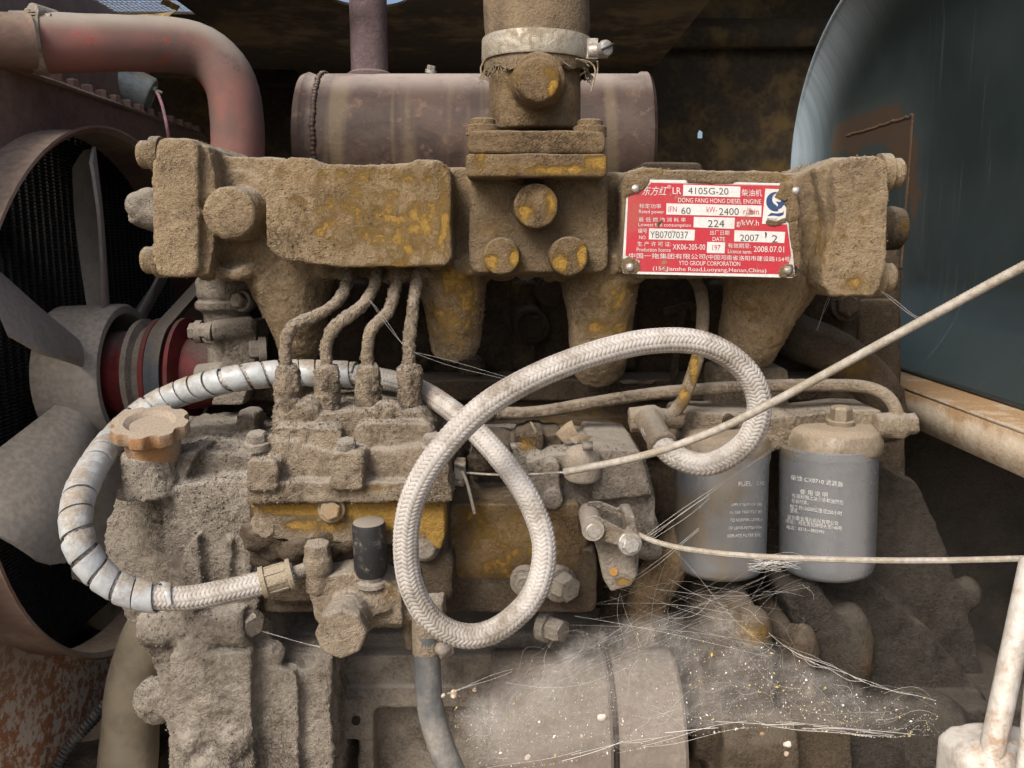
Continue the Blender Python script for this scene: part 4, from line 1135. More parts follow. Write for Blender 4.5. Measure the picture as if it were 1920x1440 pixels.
me = bpy.data.meshes.new('braid')
me.vertices.add(len(AV)); me.vertices.foreach_set('co', AV.ravel())
me.loops.add(AF.size); me.loops.foreach_set('vertex_index', AF.ravel().astype(np.int32))
me.polygons.add(len(AF)); me.polygons.foreach_set('loop_start', np.arange(0, AF.size, 4, dtype=np.int32)); me.polygons.foreach_set('loop_total', np.full(len(AF), 4, dtype=np.int32))
me.polygons.foreach_set('use_smooth', [True] * len(AF)); me.update(calc_edges=True); me.validate()
obj('braid', me, M['braid'], parent=hose, kind='stuff')
# spiral wrap over the left half
def near(px, py, lo_, hi_):
    best = None
    for i in range(lo_, hi_):
        r = pp[i] - CAM; dpt = r.y * CP - r.z * SP; x = 960 + F * r.x / dpt; y = 720 - F * (r.y * SP + r.z * CP) / dpt
        d_ = (x - px) ** 2 + (y - py) ** 2
        if best is None or d_ < best[0]: best = (d_, i)
    return best[1]
i0 = near(328, 1124, 0, NP // 2); i1 = near(690, 706, 0, NP // 2)
M['wrap'] = dusty('pale_grey_spiral_plastic', (.40, .43, .445), (.29, .25, .20), .38, 22, .35, 0, .5, .0004, base2=(.33, .355, .37), top=.4)
wp = .0158; mb = MB(); RW = RB + .0013; cov = .86
nt = int((i1 - i0) * STEP / wp); per = 30
vs_ = []; cnt = 0
for k in range(nt * per + 1):
    ph = k / per; s0 = i0 * STEP + ph * wp
    loose = 1 + .02 * math.sin(ph * 1.7) + .012 * math.sin(ph * 4.1)
    a = 2 * PI * ph + .6 * math.sin(ph * .7)
    w_ = wp * cov * (1 + .05 * math.sin(ph * 2.3))
    tap = min(1, (k + 4) / 22, (nt * per - k + 4) / 22)
    for e, dr_ in ((0, .0), (0, .0012), (.12, .00155), (.88, .00155), (1, .0012), (1, .0)):
        s = s0 + e * w_ * tap
        i = min(NP - 1, int(s / STEP))
        T, N, B = fr[i]
        vs_.append(pp[i] + T * (s - i * STEP) + (N * math.cos(a) + B * math.sin(a)) * (RW * loose + dr_ + e * .0004))
    cnt += 1
mb.add(vs_, [(j * 6 + q, j * 6 + (q + 1) % 6, (j + 1) * 6 + (q + 1) % 6, (j + 1) * 6 + q) for j in range(cnt - 1) for q in range(6)] + [tuple(range(6))[::-1], tuple((cnt - 1) * 6 + q for q in range(6))])
obj('spiral_wrap', mb, M['wrap'], parent=hose, label='pale grey plastic spiral wound around the left half of the hose')
# ferrules and end fittings
M['ferrule'] = dusty('dusty_brass_ferrule', (.33, .28, .19), (.36, .31, .23), .6, 45, .6, .2, .4, .0009)
def ferrule(ia, ib, sgn):
    a, b = pp[ia], pp[ib]; d = (b - a)
    mb = MB().lathe(a, d, [(-.001, RB + .0012), (-.0005, RB + .0034), (.003, RB + .0034), (.0036, RB + .0014), (d.length * .82, RB + .0016), (d.length * .86, RB + .0034), (d.length * .98, RB + .0032), (d.length, RB - .002)], 32)
    for q in range(8):
        an = 2 * PI * q / 8; up = d.normalized(); u = up.orthogonal().normalized(); w = up.cross(u); rd = u * math.cos(an) + w * math.sin(an)
        mb.obox(a + d * .45 + rd * (RB + .0016), up * d.length * .33, up.cross(rd) * .0011, rd * .0007)
    return obj('ferrule', mb, M['ferrule'], parent=hose)
ia = near(552, 1074, 0, NP // 3); ib = near(492, 1092, 0, NP // 3)
ferrule(ib, ia, 1)
mb = MB().cyl(pp[ia], P(590, 1062, .648), .0052, .0058, 18); obj('stem', mb, M['crust_grey'], parent=hose)
mb = MB(); k = K(1060, .648)
mb.lathe(P(598, 1092, .648), (0, -.05, 1), [(0, 25 * k), (20 * k, 24 * k), (24 * k, 27 * k), (50 * k, 27 * k), (54 * k, 23 * k)], 24)
mb.lathe(P(598, 1108, .648), (0, -.05, 1), [(0, 26 * k), (24 * k, 26 * k)], 6); mb.lathe(P(596, 1046, .648), (0, -.05, 1), [(0, 26 * k), (28 * k, 26 * k), (31 * k, 23 * k)], 6)
obj('banjo_bolt', cast_mesh('banjo_bolt', mb, .0016, 1, ((60, .0004), (250, .0005))), M['crust_pump'], parent=hose)
ie = near(1240, 838, NP * 3 // 4, NP)
mb = MB().cyl(pp[ie], pp[NP - 1], RB + .0018, RB + .0022, 28); mb.lathe(pp[ie], pp[NP - 1] - pp[ie], [(-.001, RB + .001), (-.001, RB + .0035), (.004, RB + .0035), (.004, RB + .001)], 28)
obj('end_sleeve', cast_mesh('end_sleeve', mb, .0016, 2, ((60, .0004),)), M['crust_pump'], parent=hose)

# ------------------------------------------------------------------ fuel filters, head casting, pipes
ff = thing('filter_head', 'dusty cast twin filter head with banjo fittings above the two filters', 'filter head', P(1440, 850, .76))
mb = MB()
mb.rbox(1268, 772, 1480, 832, .765, .82, 10); mb.prism([(1270, 790), (1290, 770), (1440, 785), (1600, 768), (1655, 770), (1658, 830), (1640, 850), (1560, 830), (1450, 845), (1290, 835)], .758, .82)
mb.rbox(1340, 690, 1480, 780, .80, .85, 12)
hca = obj('head_casting', cast_mesh('head_casting', mb, .0023, 3, ((40, .001), (110, .0007), (250, .0006)), []), M['crust_pump'], parent=ff)
crumbs(hca, 2200, .0003, .001, 11)
def fcap(cx, cy, Y, rp):
    k = K(cy, Y); c = P(cx, cy, Y)
    mb = MB().lathe(c + Vector((0, 0, -.008)), (0, 0, 1), [(0, rp * k), (.004, rp * 1.01 * k), (.010, rp * k), (.019, rp * .92 * k), (.0235, rp * .78 * k), (.025, rp * .5 * k), (.0255, rp * .1 * k)], 48)
    return cast_mesh('filter_cap', mb, .0019, 2, ((60, .0004), (250, .0003)))
M['cap_metal'] = dusty('dusty_brown_cap', (.19, .155, .11), (.30, .245, .18), .5, 40, .35, .1, .5, .0005)
obj('filter_cap', fcap(1354, 836, .762, 88), M['cap_metal'], parent=ff); obj('filter_cap', fcap(1562, 826, .762, 88), M['cap_metal'], parent=ff)
bolt(ff, P(1576, 792, .752), (0, 0, 1), .0095, .014, M['cap_metal'])
mb = MB().boss(1370, 792, .752, .762, 13, 13); obj('dimple', mb, M['void'], parent=ff)
k = K(785, .74)
mb = MB().cyl(P(1180, 788, .735), P(1232, 782, .735), 25 * k, None, 6); mb.cyl(P(1228, 784, .735), P(1275, 786, .745), 19 * k, None, 18); mb.ell(P(1222, 790, .735), .014, .014, .014)
obj('banjo_fitting', cast_mesh('banjo_fitting', mb, .0019, 2, ((60, .0006), (200, .0005))), M['crust_pump'], parent=ff)
mb = MB().cyl(P(1640, 798, .75), P(1695, 796, .75), 24 * k, None, 20); mb.cyl(P(1690, 796, .75), P(1718, 794, .75), 22 * k, None, 6); mb.lathe(P(1682, 820, .75), (0, 0, 1), [(0, 18 * k), (40 * k, 18 * k)], 20)
obj('banjo_fitting', cast_mesh('banjo_fitting', mb, .0019, 2, ((60, .0006), (200, .0005))), M['crust_pump'], parent=ff)
g = G('grey_filter_paint')
n1 = g.noise(16, 6, .6); n2 = g.noise(90, 6, .65); n3 = g.noise(9, 3); n4 = g.noise(60, 5, .6, vec=g.scaled((1.2, 1.2, 2.5)))
c = g.mix(g.rng(n1, .4, .65), (.30, .32, .345), (.235, .255, .28))
c = g.mix(g.rng(n4, .62, .74, 0, .7), c, (.36, .36, .35))
c = g.mix(g.rng(n3, .50, .62, 0, .8), c, (.27, .225, .16))
c = g.mix(g.rng(n2, .66, .74, 0, .6), c, (.40, .38, .34))
g.bump(n2, .0003)
M['filter'] = g.out(c, g.rng(n1, .3, .7, .22, .38), .55, .6)
fil = []
M['white_ink'] = dusty('worn_white_print', (.72, .72, .70), (.36, .35, .33), .2, 140, .6)
for (cx, ty, by, Y, rp, lbl) in ((1353, 840, 1076, .762, 87, 'grey spin-on fuel filter with English print half hidden by the braided hose'), (1553, 830, 1077, .762, 89, 'grey spin-on fuel filter with Chinese print below the capped bolt')):
    t = thing('fuel_filter', lbl, 'fuel filter', P(cx, by, Y), 'spin-on fuel filters')
    k = K(950, Y); top = P(cx, ty, Y); bot = P(cx - 4, by - 12, Y)
    d = bot - top; L = d.length; r = rp * k
    prof = [(0, r * .97), (.001, r * 1.012), (.006, r * 1.015), (.009, r * 1.0), (.012, r * .985), (L - .014, r * .97), (L - .006, r * .955), (L - .002, r * .90), (L, r * .82), (L - .001, r * .3)]
    canr = obj('canister', MB().lathe(top, d, prof, 64), M['filter'], parent=t)
    fil.append((canr, top, d.normalized(), r * .985, L))

def pipe(name, pts, Ys, rpx, mat, label, paint=(), disp=((60, .0004), (250, .0004)), vox=.0017):
    k = K(pts[0][1], Ys[0])
    mb = MB().tube([P(x, y, Y) for (x, y), Y in zip(pts, Ys)], rpx * k, 16, .004)
    return obj(name, cast_mesh(name, mb, vox, 1, disp, paint), mat, label=label, cat='pipe')
pipe('return_pipe', [(930, 775), (1010, 772), (1130, 752), (1250, 735), (1400, 725), (1540, 722), (1625, 726), (1668, 748), (1684, 785), (1684, 800)], [.78, .78, .78, .78, .775, .77, .765, .755, .75, .75], 12, M['crust_pump'], 'straight dusty steel fuel pipe running along the block to the filter head end')
pipe('delivery_pipe', [(1280, 500), (1308, 530), (1318, 580), (1312, 650), (1296, 710), (1275, 760), (1245, 786), (1222, 790)], [.80, .79, .77, .755, .745, .74, .738, .736], 12, M['crust_pump'], 'short curved dusty fuel pipe with yellow flecks dropping from behind the data plate', [(1300, 690, .745, 14, 50, .8), (1280, 745, .74, 14, 30, .75)])
pipe('drain_pipe', [(1300, 500), (1285, 560), (1270, 640), (1262, 740)], [.87, .865, .86, .85], 8, M['crust_oil'], 'thin dark pipe standing behind the curved yellow flecked pipe')
mb = MB().tube([P(1245, 585, .862), P(1270, 578, .86), P(1298, 572, .865), P(1303, 600, .868)], .004, 10); obj('pipe_clip', mb, M['crust_oil'], label='small dark pipe clip on the thin drain pipe', cat='clip')

# ------------------------------------------------------------------ cables
M['cable'] = dusty('off_white_cable', (.38, .355, .31), (.31, .27, .21), .5, 50, .7, 0, .3, .0003, top=.2)
tb = thing('throttle_cable', 'off white ribbed cable slanting across the filters to the pump', 'cable', P(1060, 885, .655))
cpath = [P(1960, 478, .50), P(1850, 536, .52), P(1650, 645, .555), P(1450, 754, .59), P(1330, 812, .615), P(1200, 856, .635), P(1058, 885, .655)]
mb = MB(); sp = spline(cpath, .0011); pts = [p for p, t in sp]; fr2 = frames(pts); n = 10; vs_ = []
for j, (p, (T, N, B)) in enumerate(zip(pts, fr2)):
    r = .0029 + (.00022 if j % 2 else 0)
    vs_ += [p + (N * math.cos(2 * PI * q / n) + B * math.sin(2 * PI * q / n)) * r for q in range(n)]
m = len(pts); mb.add(vs_, [(j * n + q, j * n + (q + 1) % n, (j + 1) * n + (q + 1) % n, (j + 1) * n + q) for j in range(m - 1) for q in range(n)] + [tuple(range(n)), tuple((m - 1) * n + q for q in range(n))])
obj('sheath', mb, M['cable'], parent=tb)
mb = MB().tube([P(1062, 885, .6555), P(1000, 889, .66), P(930, 890, .672), P(868, 886, .69)], .00105, 8); obj('inner_wire', mb, M['steel'], parent=tb)
mb = MB(); k = K(880, .69); mb.rbox(852, 866, 872, 898, .685, .70, 4); mb.cyl(P(846, 902, .688), P(868, 906, .684), 7 * k, None, 12); mb.cyl(P(852, 868, .683), P(872, 872, .683), 6 * k, None, 12)
obj('wire_stop', mb, M['steel'], parent=tb)
mb = MB().tube([P(866, 884, .684), P(874, 900, .68), P(882, 930, .678), P(890, 963, .68)], .0014, 7); obj('wire_tail', mb, M['cable'], parent=tb)
mb = MB().tube([P(1196, 1002, .648), P(1230, 1016, .635), P(1290, 1030, .61), P(1400, 1042, .58), P(1560, 1049, .56), P(1740, 1051, .55), P(1935, 1047, .545)], .0021, 8)
obj('stop_wire', mb, M['cable'], label='thin off white wire running level from the throttle clevis past the filter bottoms', cat='wire')
# ------------------------------------------------------------------ data plate with its printing
PY = .6972
def zp(zx, zy, off=0.0): return P(1150 + zx / 4.8, 300 + zy / 4.8, PY) + Vector((0, -off, 0))
def flat(mat_name, base, rough=.45, wear=.0, metal=0.0, dirt=(.22, .165, .1)):
    g = G(mat_name); n1 = g.noise(60, 6, .65); n2 = g.noise(400, 3)
    c = g.mix(g.rng(n2, .3, .7, 0, .45), base, tuple(x * .72 for x in base)); c = g.mix(g.rng(g.noise(18, 6, .7), .42, .75, 0, .4), c, dirt)
    c = g.mix(g.rng(n1, .66 - wear, .72 - wear), c, dirt)
    return g.out(c, rough, metal, .4)
M['plate'] = flat('aluminium_plate', (.62, .61, .58), .4, .05, .3)
M['plate_red'] = flat('plate_red_print', (.43, .03, .045), .5, .04)
M['plate_white'] = flat('plate_white_print', (.62, .615, .60), .55, .03)
M['plate_dark'] = flat('stamped_characters', (.075, .07, .062), .7, -.2)
M['plate_crimson'] = flat('plate_crimson_print', (.42, .03, .06), .5, -.1)
M['plate_blue'] = flat('plate_blue_print', (.028, .06, .145), .5, -.1)
M['plate_mud'] = M['crust_tan']
dp = thing('data_plate', 'red and white metal maker plate riveted to the manifold pad', 'data plate', zp(840, 1050))
def poly(name, pts, off, mat, parent, th=.00012, tf=zp):
    mb = MB(); n = len(pts)
    a = [tf(x, y, off) for x, y in pts]; b = [tf(x, y, off - th) for x, y in pts]
    mb.add(a + b, [tuple(range(n)), tuple(range(n, 2 * n))[::-1]] + [(i, n + i, n + (i + 1) % n, (i + 1) % n) for i in range(n)])
    me = mb.mesh(name, False)
    bm = bmesh.new(); bm.from_mesh(me); bmesh.ops.triangulate(bm, faces=[f for f in bm.faces if len(f.verts) > 4]); bm.to_mesh(me); bm.free()
    return obj(name, me, mat, parent=parent)
def qrect(p0, p1, p2, p3, rad=22):
    out = []
    q = [Vector(p) for p in (p0, p1, p2, p3)]
    for i in range(4):
        a, b, c = q[i - 1], q[i], q[(i + 1) % 4]
        d0 = (a - b).normalized() * rad; d1 = (c - b).normalized() * rad
        for k in range(5):
            t = k / 4; out.append(tuple((b + d0) * (1 - t) ** 2 + b * 2 * t * (1 - t) + (b + d1) * t * t))
    return out
pnl = poly('panel', qrect((128, 172), (1575, 212), (1635, 1062), (76, 1022), 40), 0, M['plate'], dp, .0011)
poly('red_field', [(150, 300), (300, 250), (340, 205), (640, 213), (1500, 232), (1540, 300), (1560, 560), (1600, 860), (1580, 930), (1500, 1028), (225, 1003), (235, 905), (110, 860), (128, 340)], .00015, M['plate_red'], pnl)
for nm_, q in (('border_line', [(315, 176), (655, 182), (645, 207), (335, 203)]), ('border_line', [(1120, 204), (1500, 208), (1500, 228), (1095, 216)]), ('border_line', [(215, 1008), (1505, 1030), (1500, 1056), (215, 1026)]), ('border_line', [(117, 340), (132, 340), (112, 800), (85, 880)])):
    poly(nm_, q, .0002, M['plate_white'], pnl)
for q in ([(630, 222), (1143, 240), (1140, 337), (626, 322)], [(478, 390), (1333, 410), (1330, 512), (475, 490)], [(725, 512), (1093, 520), (1088, 620), (720, 606)], [(322, 615), (733, 628), (728, 724), (318, 714)],
          [(1090, 632), (1545, 648), (1537, 747), (1086, 733)], [(845, 737), (1006, 741), (1000, 840), (840, 836)]):
    poly('field_box', q, .00032, M['plate_white'], pnl)
_TX = {}
def text_mesh(body):
    cu = bpy.data.curves.new('t', 'FONT'); cu.body = body; cu.resolution_u = 3; cu.fill_mode = 'FRONT'
    o = bpy.data.objects.new('t', cu); COL.objects.link(o)
    me = bpy.data.meshes.new_from_object(o.evaluated_get(bpy.context.evaluated_depsgraph_get()))
    bpy.data.objects.remove(o); bpy.data.curves.remove(cu)
    return me
def text(body, x0, y0, x1, y1, mat, parent, slope=.02, off=.00048, tf=zp, shear=0.0, bold=0.0, name='lettering'):
    me = text_mesh(body)
    n = len(me.vertices)
    if n == 0: return None
    co = np.empty(n * 3); me.vertices.foreach_get('co', co); co = co.reshape(-1, 3)
    mn = co.min(0); mx = co.max(0); s = np.maximum(mx - mn, 1e-6)
    u = (co[:, 0] - mn[0]) / s[0]; v = (co[:, 1] - mn[1]) / s[1]
    zx = x0 + u * (x1 - x0) + shear * (v - .5) * (y1 - y0); zy = y1 - v * (y1 - y0) + slope * (zx - x0)
    pts = [tf(a, b, off) for a, b in zip(zx, zy)]
    me.vertices.foreach_set('co', np.array([tuple(p) for p in pts]).ravel()); me.update()
    me.name = 'lettering'
    return obj(name, me, mat, parent=parent)
Wt, Dk, Cr = M['plate_white'], M['plate_dark'], M['plate_crimson']
rows = [('东方红', 268, 235, 482, 318, Wt, .012, .25), ('®', 485, 225, 520, 258, Wt, .02, 0), ('LR', 533, 246, 608, 306, Wt, .02, 0), ('4105G-20', 672, 246, 1035, 306, Dk, .02, 0), ('柴油机', 1153, 262, 1336, 325, Wt, .02, 0),
        ('DONG FANG HONG DIESEL ENGINE', 583, 340, 1328, 381, Wt, .02, 0), ('标定功率', 232, 392, 430, 433, Wt, .02, 0), ('Rated power', 230, 447, 458, 488, Wt, .02, 0),
        ('IFN', 496, 418, 570, 468, Cr, .01, 0), ('60', 610, 426, 695, 486, Dk, .01, 0), ('kW-', 838, 420, 933, 472, Cr, .01, 0), ('2400', 950, 432, 1128, 496, Dk, .0, 0), ('r/min', 1170, 434, 1308, 490, Cr, .02, 0),
        ('最 低 燃 油 消 耗 率', 228, 515, 652, 555, Wt, .01, 0), ('Lowest fuel consumption', 225, 566, 695, 606, Wt, .012, 0), ('224', 850, 540, 998, 604, Dk, .0, 0), ('g/kW.h', 1107, 538, 1308, 604, Wt, .01, 0),
        ('编号', 222, 615, 303, 658, Wt, .01, 0), ('NO.', 232, 680, 297, 712, Wt, .01, 0), ('YB0707037', 330, 640, 672, 703, Dk, .01, 0), ('出厂日期', 870, 630, 1042, 674, Wt, .02, 0), ('DATE', 892, 693, 1003, 729, Wt, .01, 0),
        ('2007', 1140, 670, 1310, 730, Dk, .0, 0), ('2', 1425, 676, 1478, 742, Dk, 0, 0), ('生 产 许 可 证:', 215, 733, 518, 775, Wt, .01, 0), ('Production licence', 210, 788, 515, 822, Wt, .015, 0), ('XK06-205-00', 533, 756, 825, 806, Wt, .01, 0),
        ('197', 890, 764, 962, 812, Cr, 0, 0), ('有效期至:', 1030, 748, 1235, 792, Wt, .015, 0), ('Licence term', 1030, 803, 1240, 838, Wt, .03, 0), ('2008.07.01', 1262, 775, 1535, 828, Wt, .01, 0),
        ('中国一拖集团有限公司', 140, 836, 825, 884, Wt, .015, 0), ('(中国河南省洛阳市建设路154号)', 835, 850, 1605, 902, Wt, .03, 0), ('YTO GROUP CORPORATION', 588, 907, 1140, 946, Wt, .015, 0), ('(154,Jianshe Road,Luoyang,Henan,China)', 355, 957, 1375, 1004, Wt, .02, 0)]
for b, x0, y0, x1, y1, m_, sl, shr in rows: text(b, x0, y0, x1, y1, m_, pnl, sl, shear=shr)
poly('stamp_mark', [(1362, 652), (1372, 646), (1381, 660), (1378, 690), (1368, 708), (1366, 690)], .0005, Dk, pnl)
# emblem: blue swirl on a white card
poly('emblem_card', [(1368, 258), (1545, 266), (1560, 580), (1338, 574)], .00032, M['plate_white'], pnl)
def arc(cx, cy, r, a0, a1, n=14): return [(cx + r * math.cos(R(a0 + (a1 - a0) * k / n)), cy + r * math.sin(R(a0 + (a1 - a0) * k / n))) for k in range(n + 1)]
poly('emblem', arc(1462, 375, 88, 75, 285, 22) + arc(1486, 350, 62, 285, 120, 18)[0:1] + arc(1488, 352, 60, 275, 110, 18), .0005, M['plate_blue'], pnl)
poly('emblem', [(1462, 372), (1500, 378), (1522, 352), (1548, 330), (1575, 350), (1560, 395), (1535, 400), (1512, 430), (1475, 450), (1440, 445), (1470, 425), (1482, 405)], .00052, M['plate_blue'], pnl)
poly('emblem', [(1385, 505), (1420, 475), (1470, 482), (1520, 472), (1535, 455), (1528, 495), (1490, 508), (1440, 500)], .0005, M['plate_blue'], pnl)
text('拖拉机', 1380, 520, 1480, 552, Dk, pnl, .02)
for x, y in ((197, 258), (1640, 278), (148, 965), (1567, 992)):
    k = K(400, PY) / 4.8
    r = 40 * k
    mb = MB().lathe(zp(x, y, -.002), (0, -1, 0), [(0, r), (.0028, r), (.0042, r * .8), (.0050, r * .45), (.0052, r * .1)], 20); obj('rivet', mb, M['bright'], parent=dp)
# mud over the corners and edges of the plate
def mud(name, pts, thick):
    mb = MB(); n = len(pts); m = 1
    cx = sum(p[0] for p in pts) / n; cy = sum(p[1] for p in pts) / n
    fine = []
    for i in range(n):
        for k in range(8):
            t = k / 8; x = pts[i][0] * (1 - t) + pts[(i + 1) % n][0] * t; y = pts[i][1] * (1 - t) + pts[(i + 1) % n][1] * t
            j = random.uniform(-7, 7); d = math.hypot(x - cx, y - cy); fine.append((x + (x - cx) / d * j, y + (y - cy) / d * j))
    n = len(fine); rings = [(1.0, -.0004), (.97, thick * .55), (.90, thick), (.6, thick * 1.15), (.25, thick * 1.2)]
    vs_ = [zp(cx + (x - cx) * s, cy + (y - cy) * s, h + random.uniform(-.1, .1) * thick * (h > 0)) for s, h in rings for x, y in fine]
    fs = [(j * n + i, j * n + (i + 1) % n, (j + 1) * n + (i + 1) % n, (j + 1) * n + i) for j in range(len(rings) - 1) for i in range(n)] + [tuple((len(rings) - 1) * n + i for i in range(n))]
    mb.add(vs_, fs); me = mb.mesh(name); set_paint(me, [])
    obj(name, me, M['crust_brown'], parent=dp)
mud('mud_patch', [(95, 175), (330, 165), (318, 215), (285, 255), (225, 290), (135, 320), (98, 345), (90, 250)], .0011)
mud('mud_patch', [(1500, 200), (1600, 205), (1660, 300), (1680, 520), (1640, 560), (1580, 570), (1545, 540), (1560, 420), (1535, 400), (1580, 350), (1530, 320), (1490, 345), (1445, 330), (1480, 280)], .0012)
mud('mud_patch', [(1365, 560), (1390, 535), (1470, 550), (1520, 525), (1560, 520), (1555, 560), (1500, 585), (1440, 600), (1390, 590)], .0009)
mud('mud_patch', [(1575, 560), (1660, 540), (1690, 900), (1670, 1000), (1625, 940), (1615, 850), (1590, 720)], .0012)
mud('mud_patch', [(80, 890), (140, 865), (215, 900), (235, 940), (250, 980), (220, 1012), (130, 1030), (75, 1000)], .0007)
mud('mud_patch', [(1510, 960), (1560, 930), (1610, 945), (1640, 1050), (1500, 1062), (1480, 1020)], .0007)
mud('mud_patch', [(385, 590), (400, 555), (440, 535), (455, 545), (420, 575), (410, 605)], .0006)
mud('mud_patch', [(655, 180), (900, 175), (1110, 185), (1080, 212), (900, 216), (660, 205)], .0008)

# ------------------------------------------------------------------ print on the two filters
def cylmap(fi):
    t, top, ax, r, L = fil[fi]
    def f(x, y, off):
        px, py = 1150 + x / 3.2, 680 + y / 3.2
        d = ray(px, py); o = CAM - top
        dv = d - ax * d.dot(ax); ov = o - ax * o.dot(ax); rr_ = r * (1.0 - .0) + off
        A = dv.dot(dv); B = 2 * dv.dot(ov); C = ov.dot(ov) - rr_ * rr_
        disc = B * B - 4 * A * C
        if disc < 0: disc = 0
        s = (-B - math.sqrt(disc)) / (2 * A)
        return CAM + d * s
    return f
f0, f1 = cylmap(0), cylmap(1)
ink = M['white_ink']
for b, x0, y0, x1, y1 in (('FUEL', 752, 714, 832, 742), ('CX0', 860, 712, 905, 735), ('APPLY FILM OF OIL', 705, 845, 895, 862), ('FILTER TIGHTLY BY', 700, 890, 893, 908), ('TO NORMAL LEVEL-I', 700, 936, 892, 955), ('OR LEASK-RETIGHTEN', 692, 984, 888, 1002), ('REPLACE FILTER EVE', 685, 1030, 884, 1050)):
    text(b, x0, y0, x1, y1, ink, fil[0][0], -.03, .0004, f0)
for b, x0, y0, x1, y1 in (('柴油 CX0710 滤清器', 1065, 672, 1378, 704), ('使 用 说 明', 1120, 756, 1285, 788), ('在密封圈上涂少许机油然后', 1072, 783, 1380, 810), ('安装拧紧。', 1070, 815, 1172, 840), ('每工作10000公里或250小时', 1060, 848, 1372, 876), ('更换。', 1062, 874, 1112, 900),
                          ('宣化泰业潜孔机械有限公司', 1045, 910, 1348, 938), ('地址：河北宣化钟楼大街146号', 1032, 935, 1372, 962), ('电话：0313—3865999', 1040, 972, 1265, 998)):
    text(b, x0, y0, x1, y1, ink, fil[1][0], .14, .0004, f1)

# ------------------------------------------------------------------ lower right: starter, bell housing, dusty hose
stt = thing('starter_motor', 'dusty grey starter motor cylinder under the cobweb', 'starter motor', P(1100, 1560, .74))
kS = K(1330, .68)
yS, rS = .75, .080
zS = P(1100, 1266, .725).z - rS * .95
xa, xb, xc, xd = P(918, 1350, .69).x, P(1152, 1350, .68).x, P(1163, 1350, .68).x, P(1292, 1350, .68).x
M['starter'] = dusty('dusty_grey_paint', (.155, .13, .11), (.24, .205, .17), .62, 12, .8, 0, .25, .0007)
for nm_, a, b, r in (('yoke', xa, xb, rS), ('drive_end', xc, xd, rS * 1.02), ('joint_band', xb - .001, xc + .001, rS * .95)):
    mb = MB().lathe((a, yS, zS), (1, 0, 0), [(0, r * .6), (0, r * .97), (.003, r), (b - a - .003, r), (b - a, r * .97), (b - a, r * .6)], 64)
    obj(nm_, mb, M['starter'] if nm_ != 'joint_band' else M['void'], parent=stt)
mb = MB(); mb.rbox(1330, 1165, 1450, 1500, .70, .80, 30); mb.rbox(1460, 1180, 1530, 1400, .74, .84, 24); mb.boss(1410, 1185, .69, .76, 32); mb.ell(P(1410, 1180, .70), .018, .02, .022); mb.ell(P(1500, 1215, .74), .016, .02, .025)
mb.cyl(P(1290, 1330, .74), P(1420, 1340, .74), .045, None, 24); mb.cyl(P(1340, 1400, .70), P(1480, 1400, .70), .032, None, 20); mb.rbox(1480, 1370, 1600, 1500, .70, .80, 20)
obj('solenoid_block', cast_mesh('solenoid_block', mb, .0028, 5, ((28, .0018), (90, .001), (200, .0007)), [(1408, 1185, .69, 34, 28, .75)]), M['crust_oil'], parent=stt)
mb = MB().tube([P(1290, 1000, .78), P(1255, 1050, .765), P(1222, 1110, .765), P(1205, 1180, .785), P(1196, 1250, .81), P(1190, 1330, .83)], lambda t: .0195 + .003 * t, 22)
obj('breather_hose', cast_mesh('breather_hose', mb, .0022, 2, ((40, .0012), (110, .001), (250, .0009))), M['crust_brown'], label='thick dust coated hose curving down behind the throttle lever to the starter', cat='hose')
mb = MB().tube([P(1200, 1010, .79), P(1170, 1090, .79), P(1150, 1160, .79), P(1140, 1260, .79)], .014, 16)
obj('drain_hose', cast_mesh('drain_hose', mb, .0025, 2, ((40, .001),)), M['crust_deep_shade'], label='dark narrow hose beside the thick dusty hose behind the lever', cat='hose')
M['crust_soot_shade'] = crust('sooty_shaded_dirt', (.04, .034, .028), (.062, .054, .045), (.10, .088, .073), (.115, .10, .083), bump=1.3)  # sooty dirt, darkened further to carry the shade under the filters
bh = thing('bell_housing', 'large sloping grimy flywheel housing below the right filter', 'housing', P(1680, 1500, .9))
mb = MB()
mb.prism([(1470, 1120), (1560, 1010), (1600, 900), (1650, 872), (1720, 905), (1760, 980), (1812, 1120), (1862, 1320), (1880, 1520), (1440, 1520), (1480, 1300)], .83, 1.05)
mb.prism([(1500, 1105), (1620, 1080), (1740, 1180), (1850, 1310), (1868, 1380), (1600, 1400), (1560, 1280)], .775, .95)
mb.prism([(1470, 1120), (1530, 1090), (1575, 1150), (1650, 1280), (1690, 1330), (1640, 1350), (1560, 1290), (1500, 1190)], .74, .90)
mb.ell(P(1590, 1220, .75), .022, .03, .05); mb.ell(P(1750, 1400, .72), .035, .04, .05); mb.rbox(1690, 1330, 1880, 1520, .74, .9, 30); mb.rbox(1560, 1370, 1740, 1520, .72, .85, 20)
mb.ell(P(1815, 1110, .84), .012, .02, .02)
obj('shell', cast_mesh('shell', mb, .003, 14, ((14, .003), (35, .0022), (90, .0014), (200, .0009)), [(1612, 1210, .75, 34, 60, .45)], ridged=.0015), M['crust_soot_shade'], parent=bh)
M['dark_plate'] = dusty('dark_grey_plate', (.045, .043, .038), (.085, .075, .062), .5, 18, .9, 0, .2, .002)
mb = MB().prism([(1600, 800), (2100, 800), (2100, 1700), (1600, 1700)], 1.09, 1.12)
me = mb.mesh('floor_plate'); obj('gearbox_cover', me, M['dark_plate'], label='flat dark cover plate behind the housing and upright rod', cat='cover plate')
mb = MB(); mb.rbox(1790, 1330, 1990, 1520, .76, .95, 20); mb.rbox(1860, 1320, 1990, 1400, .80, .95, 12)
obj('grimy_casting', cast_mesh('gearbox_foot', mb, .003, 4, ((20, .002), (90, .001))), M['crust_soot_shade'], label='lumpy grimy casting foot at the base of the upright rod', cat='casting')
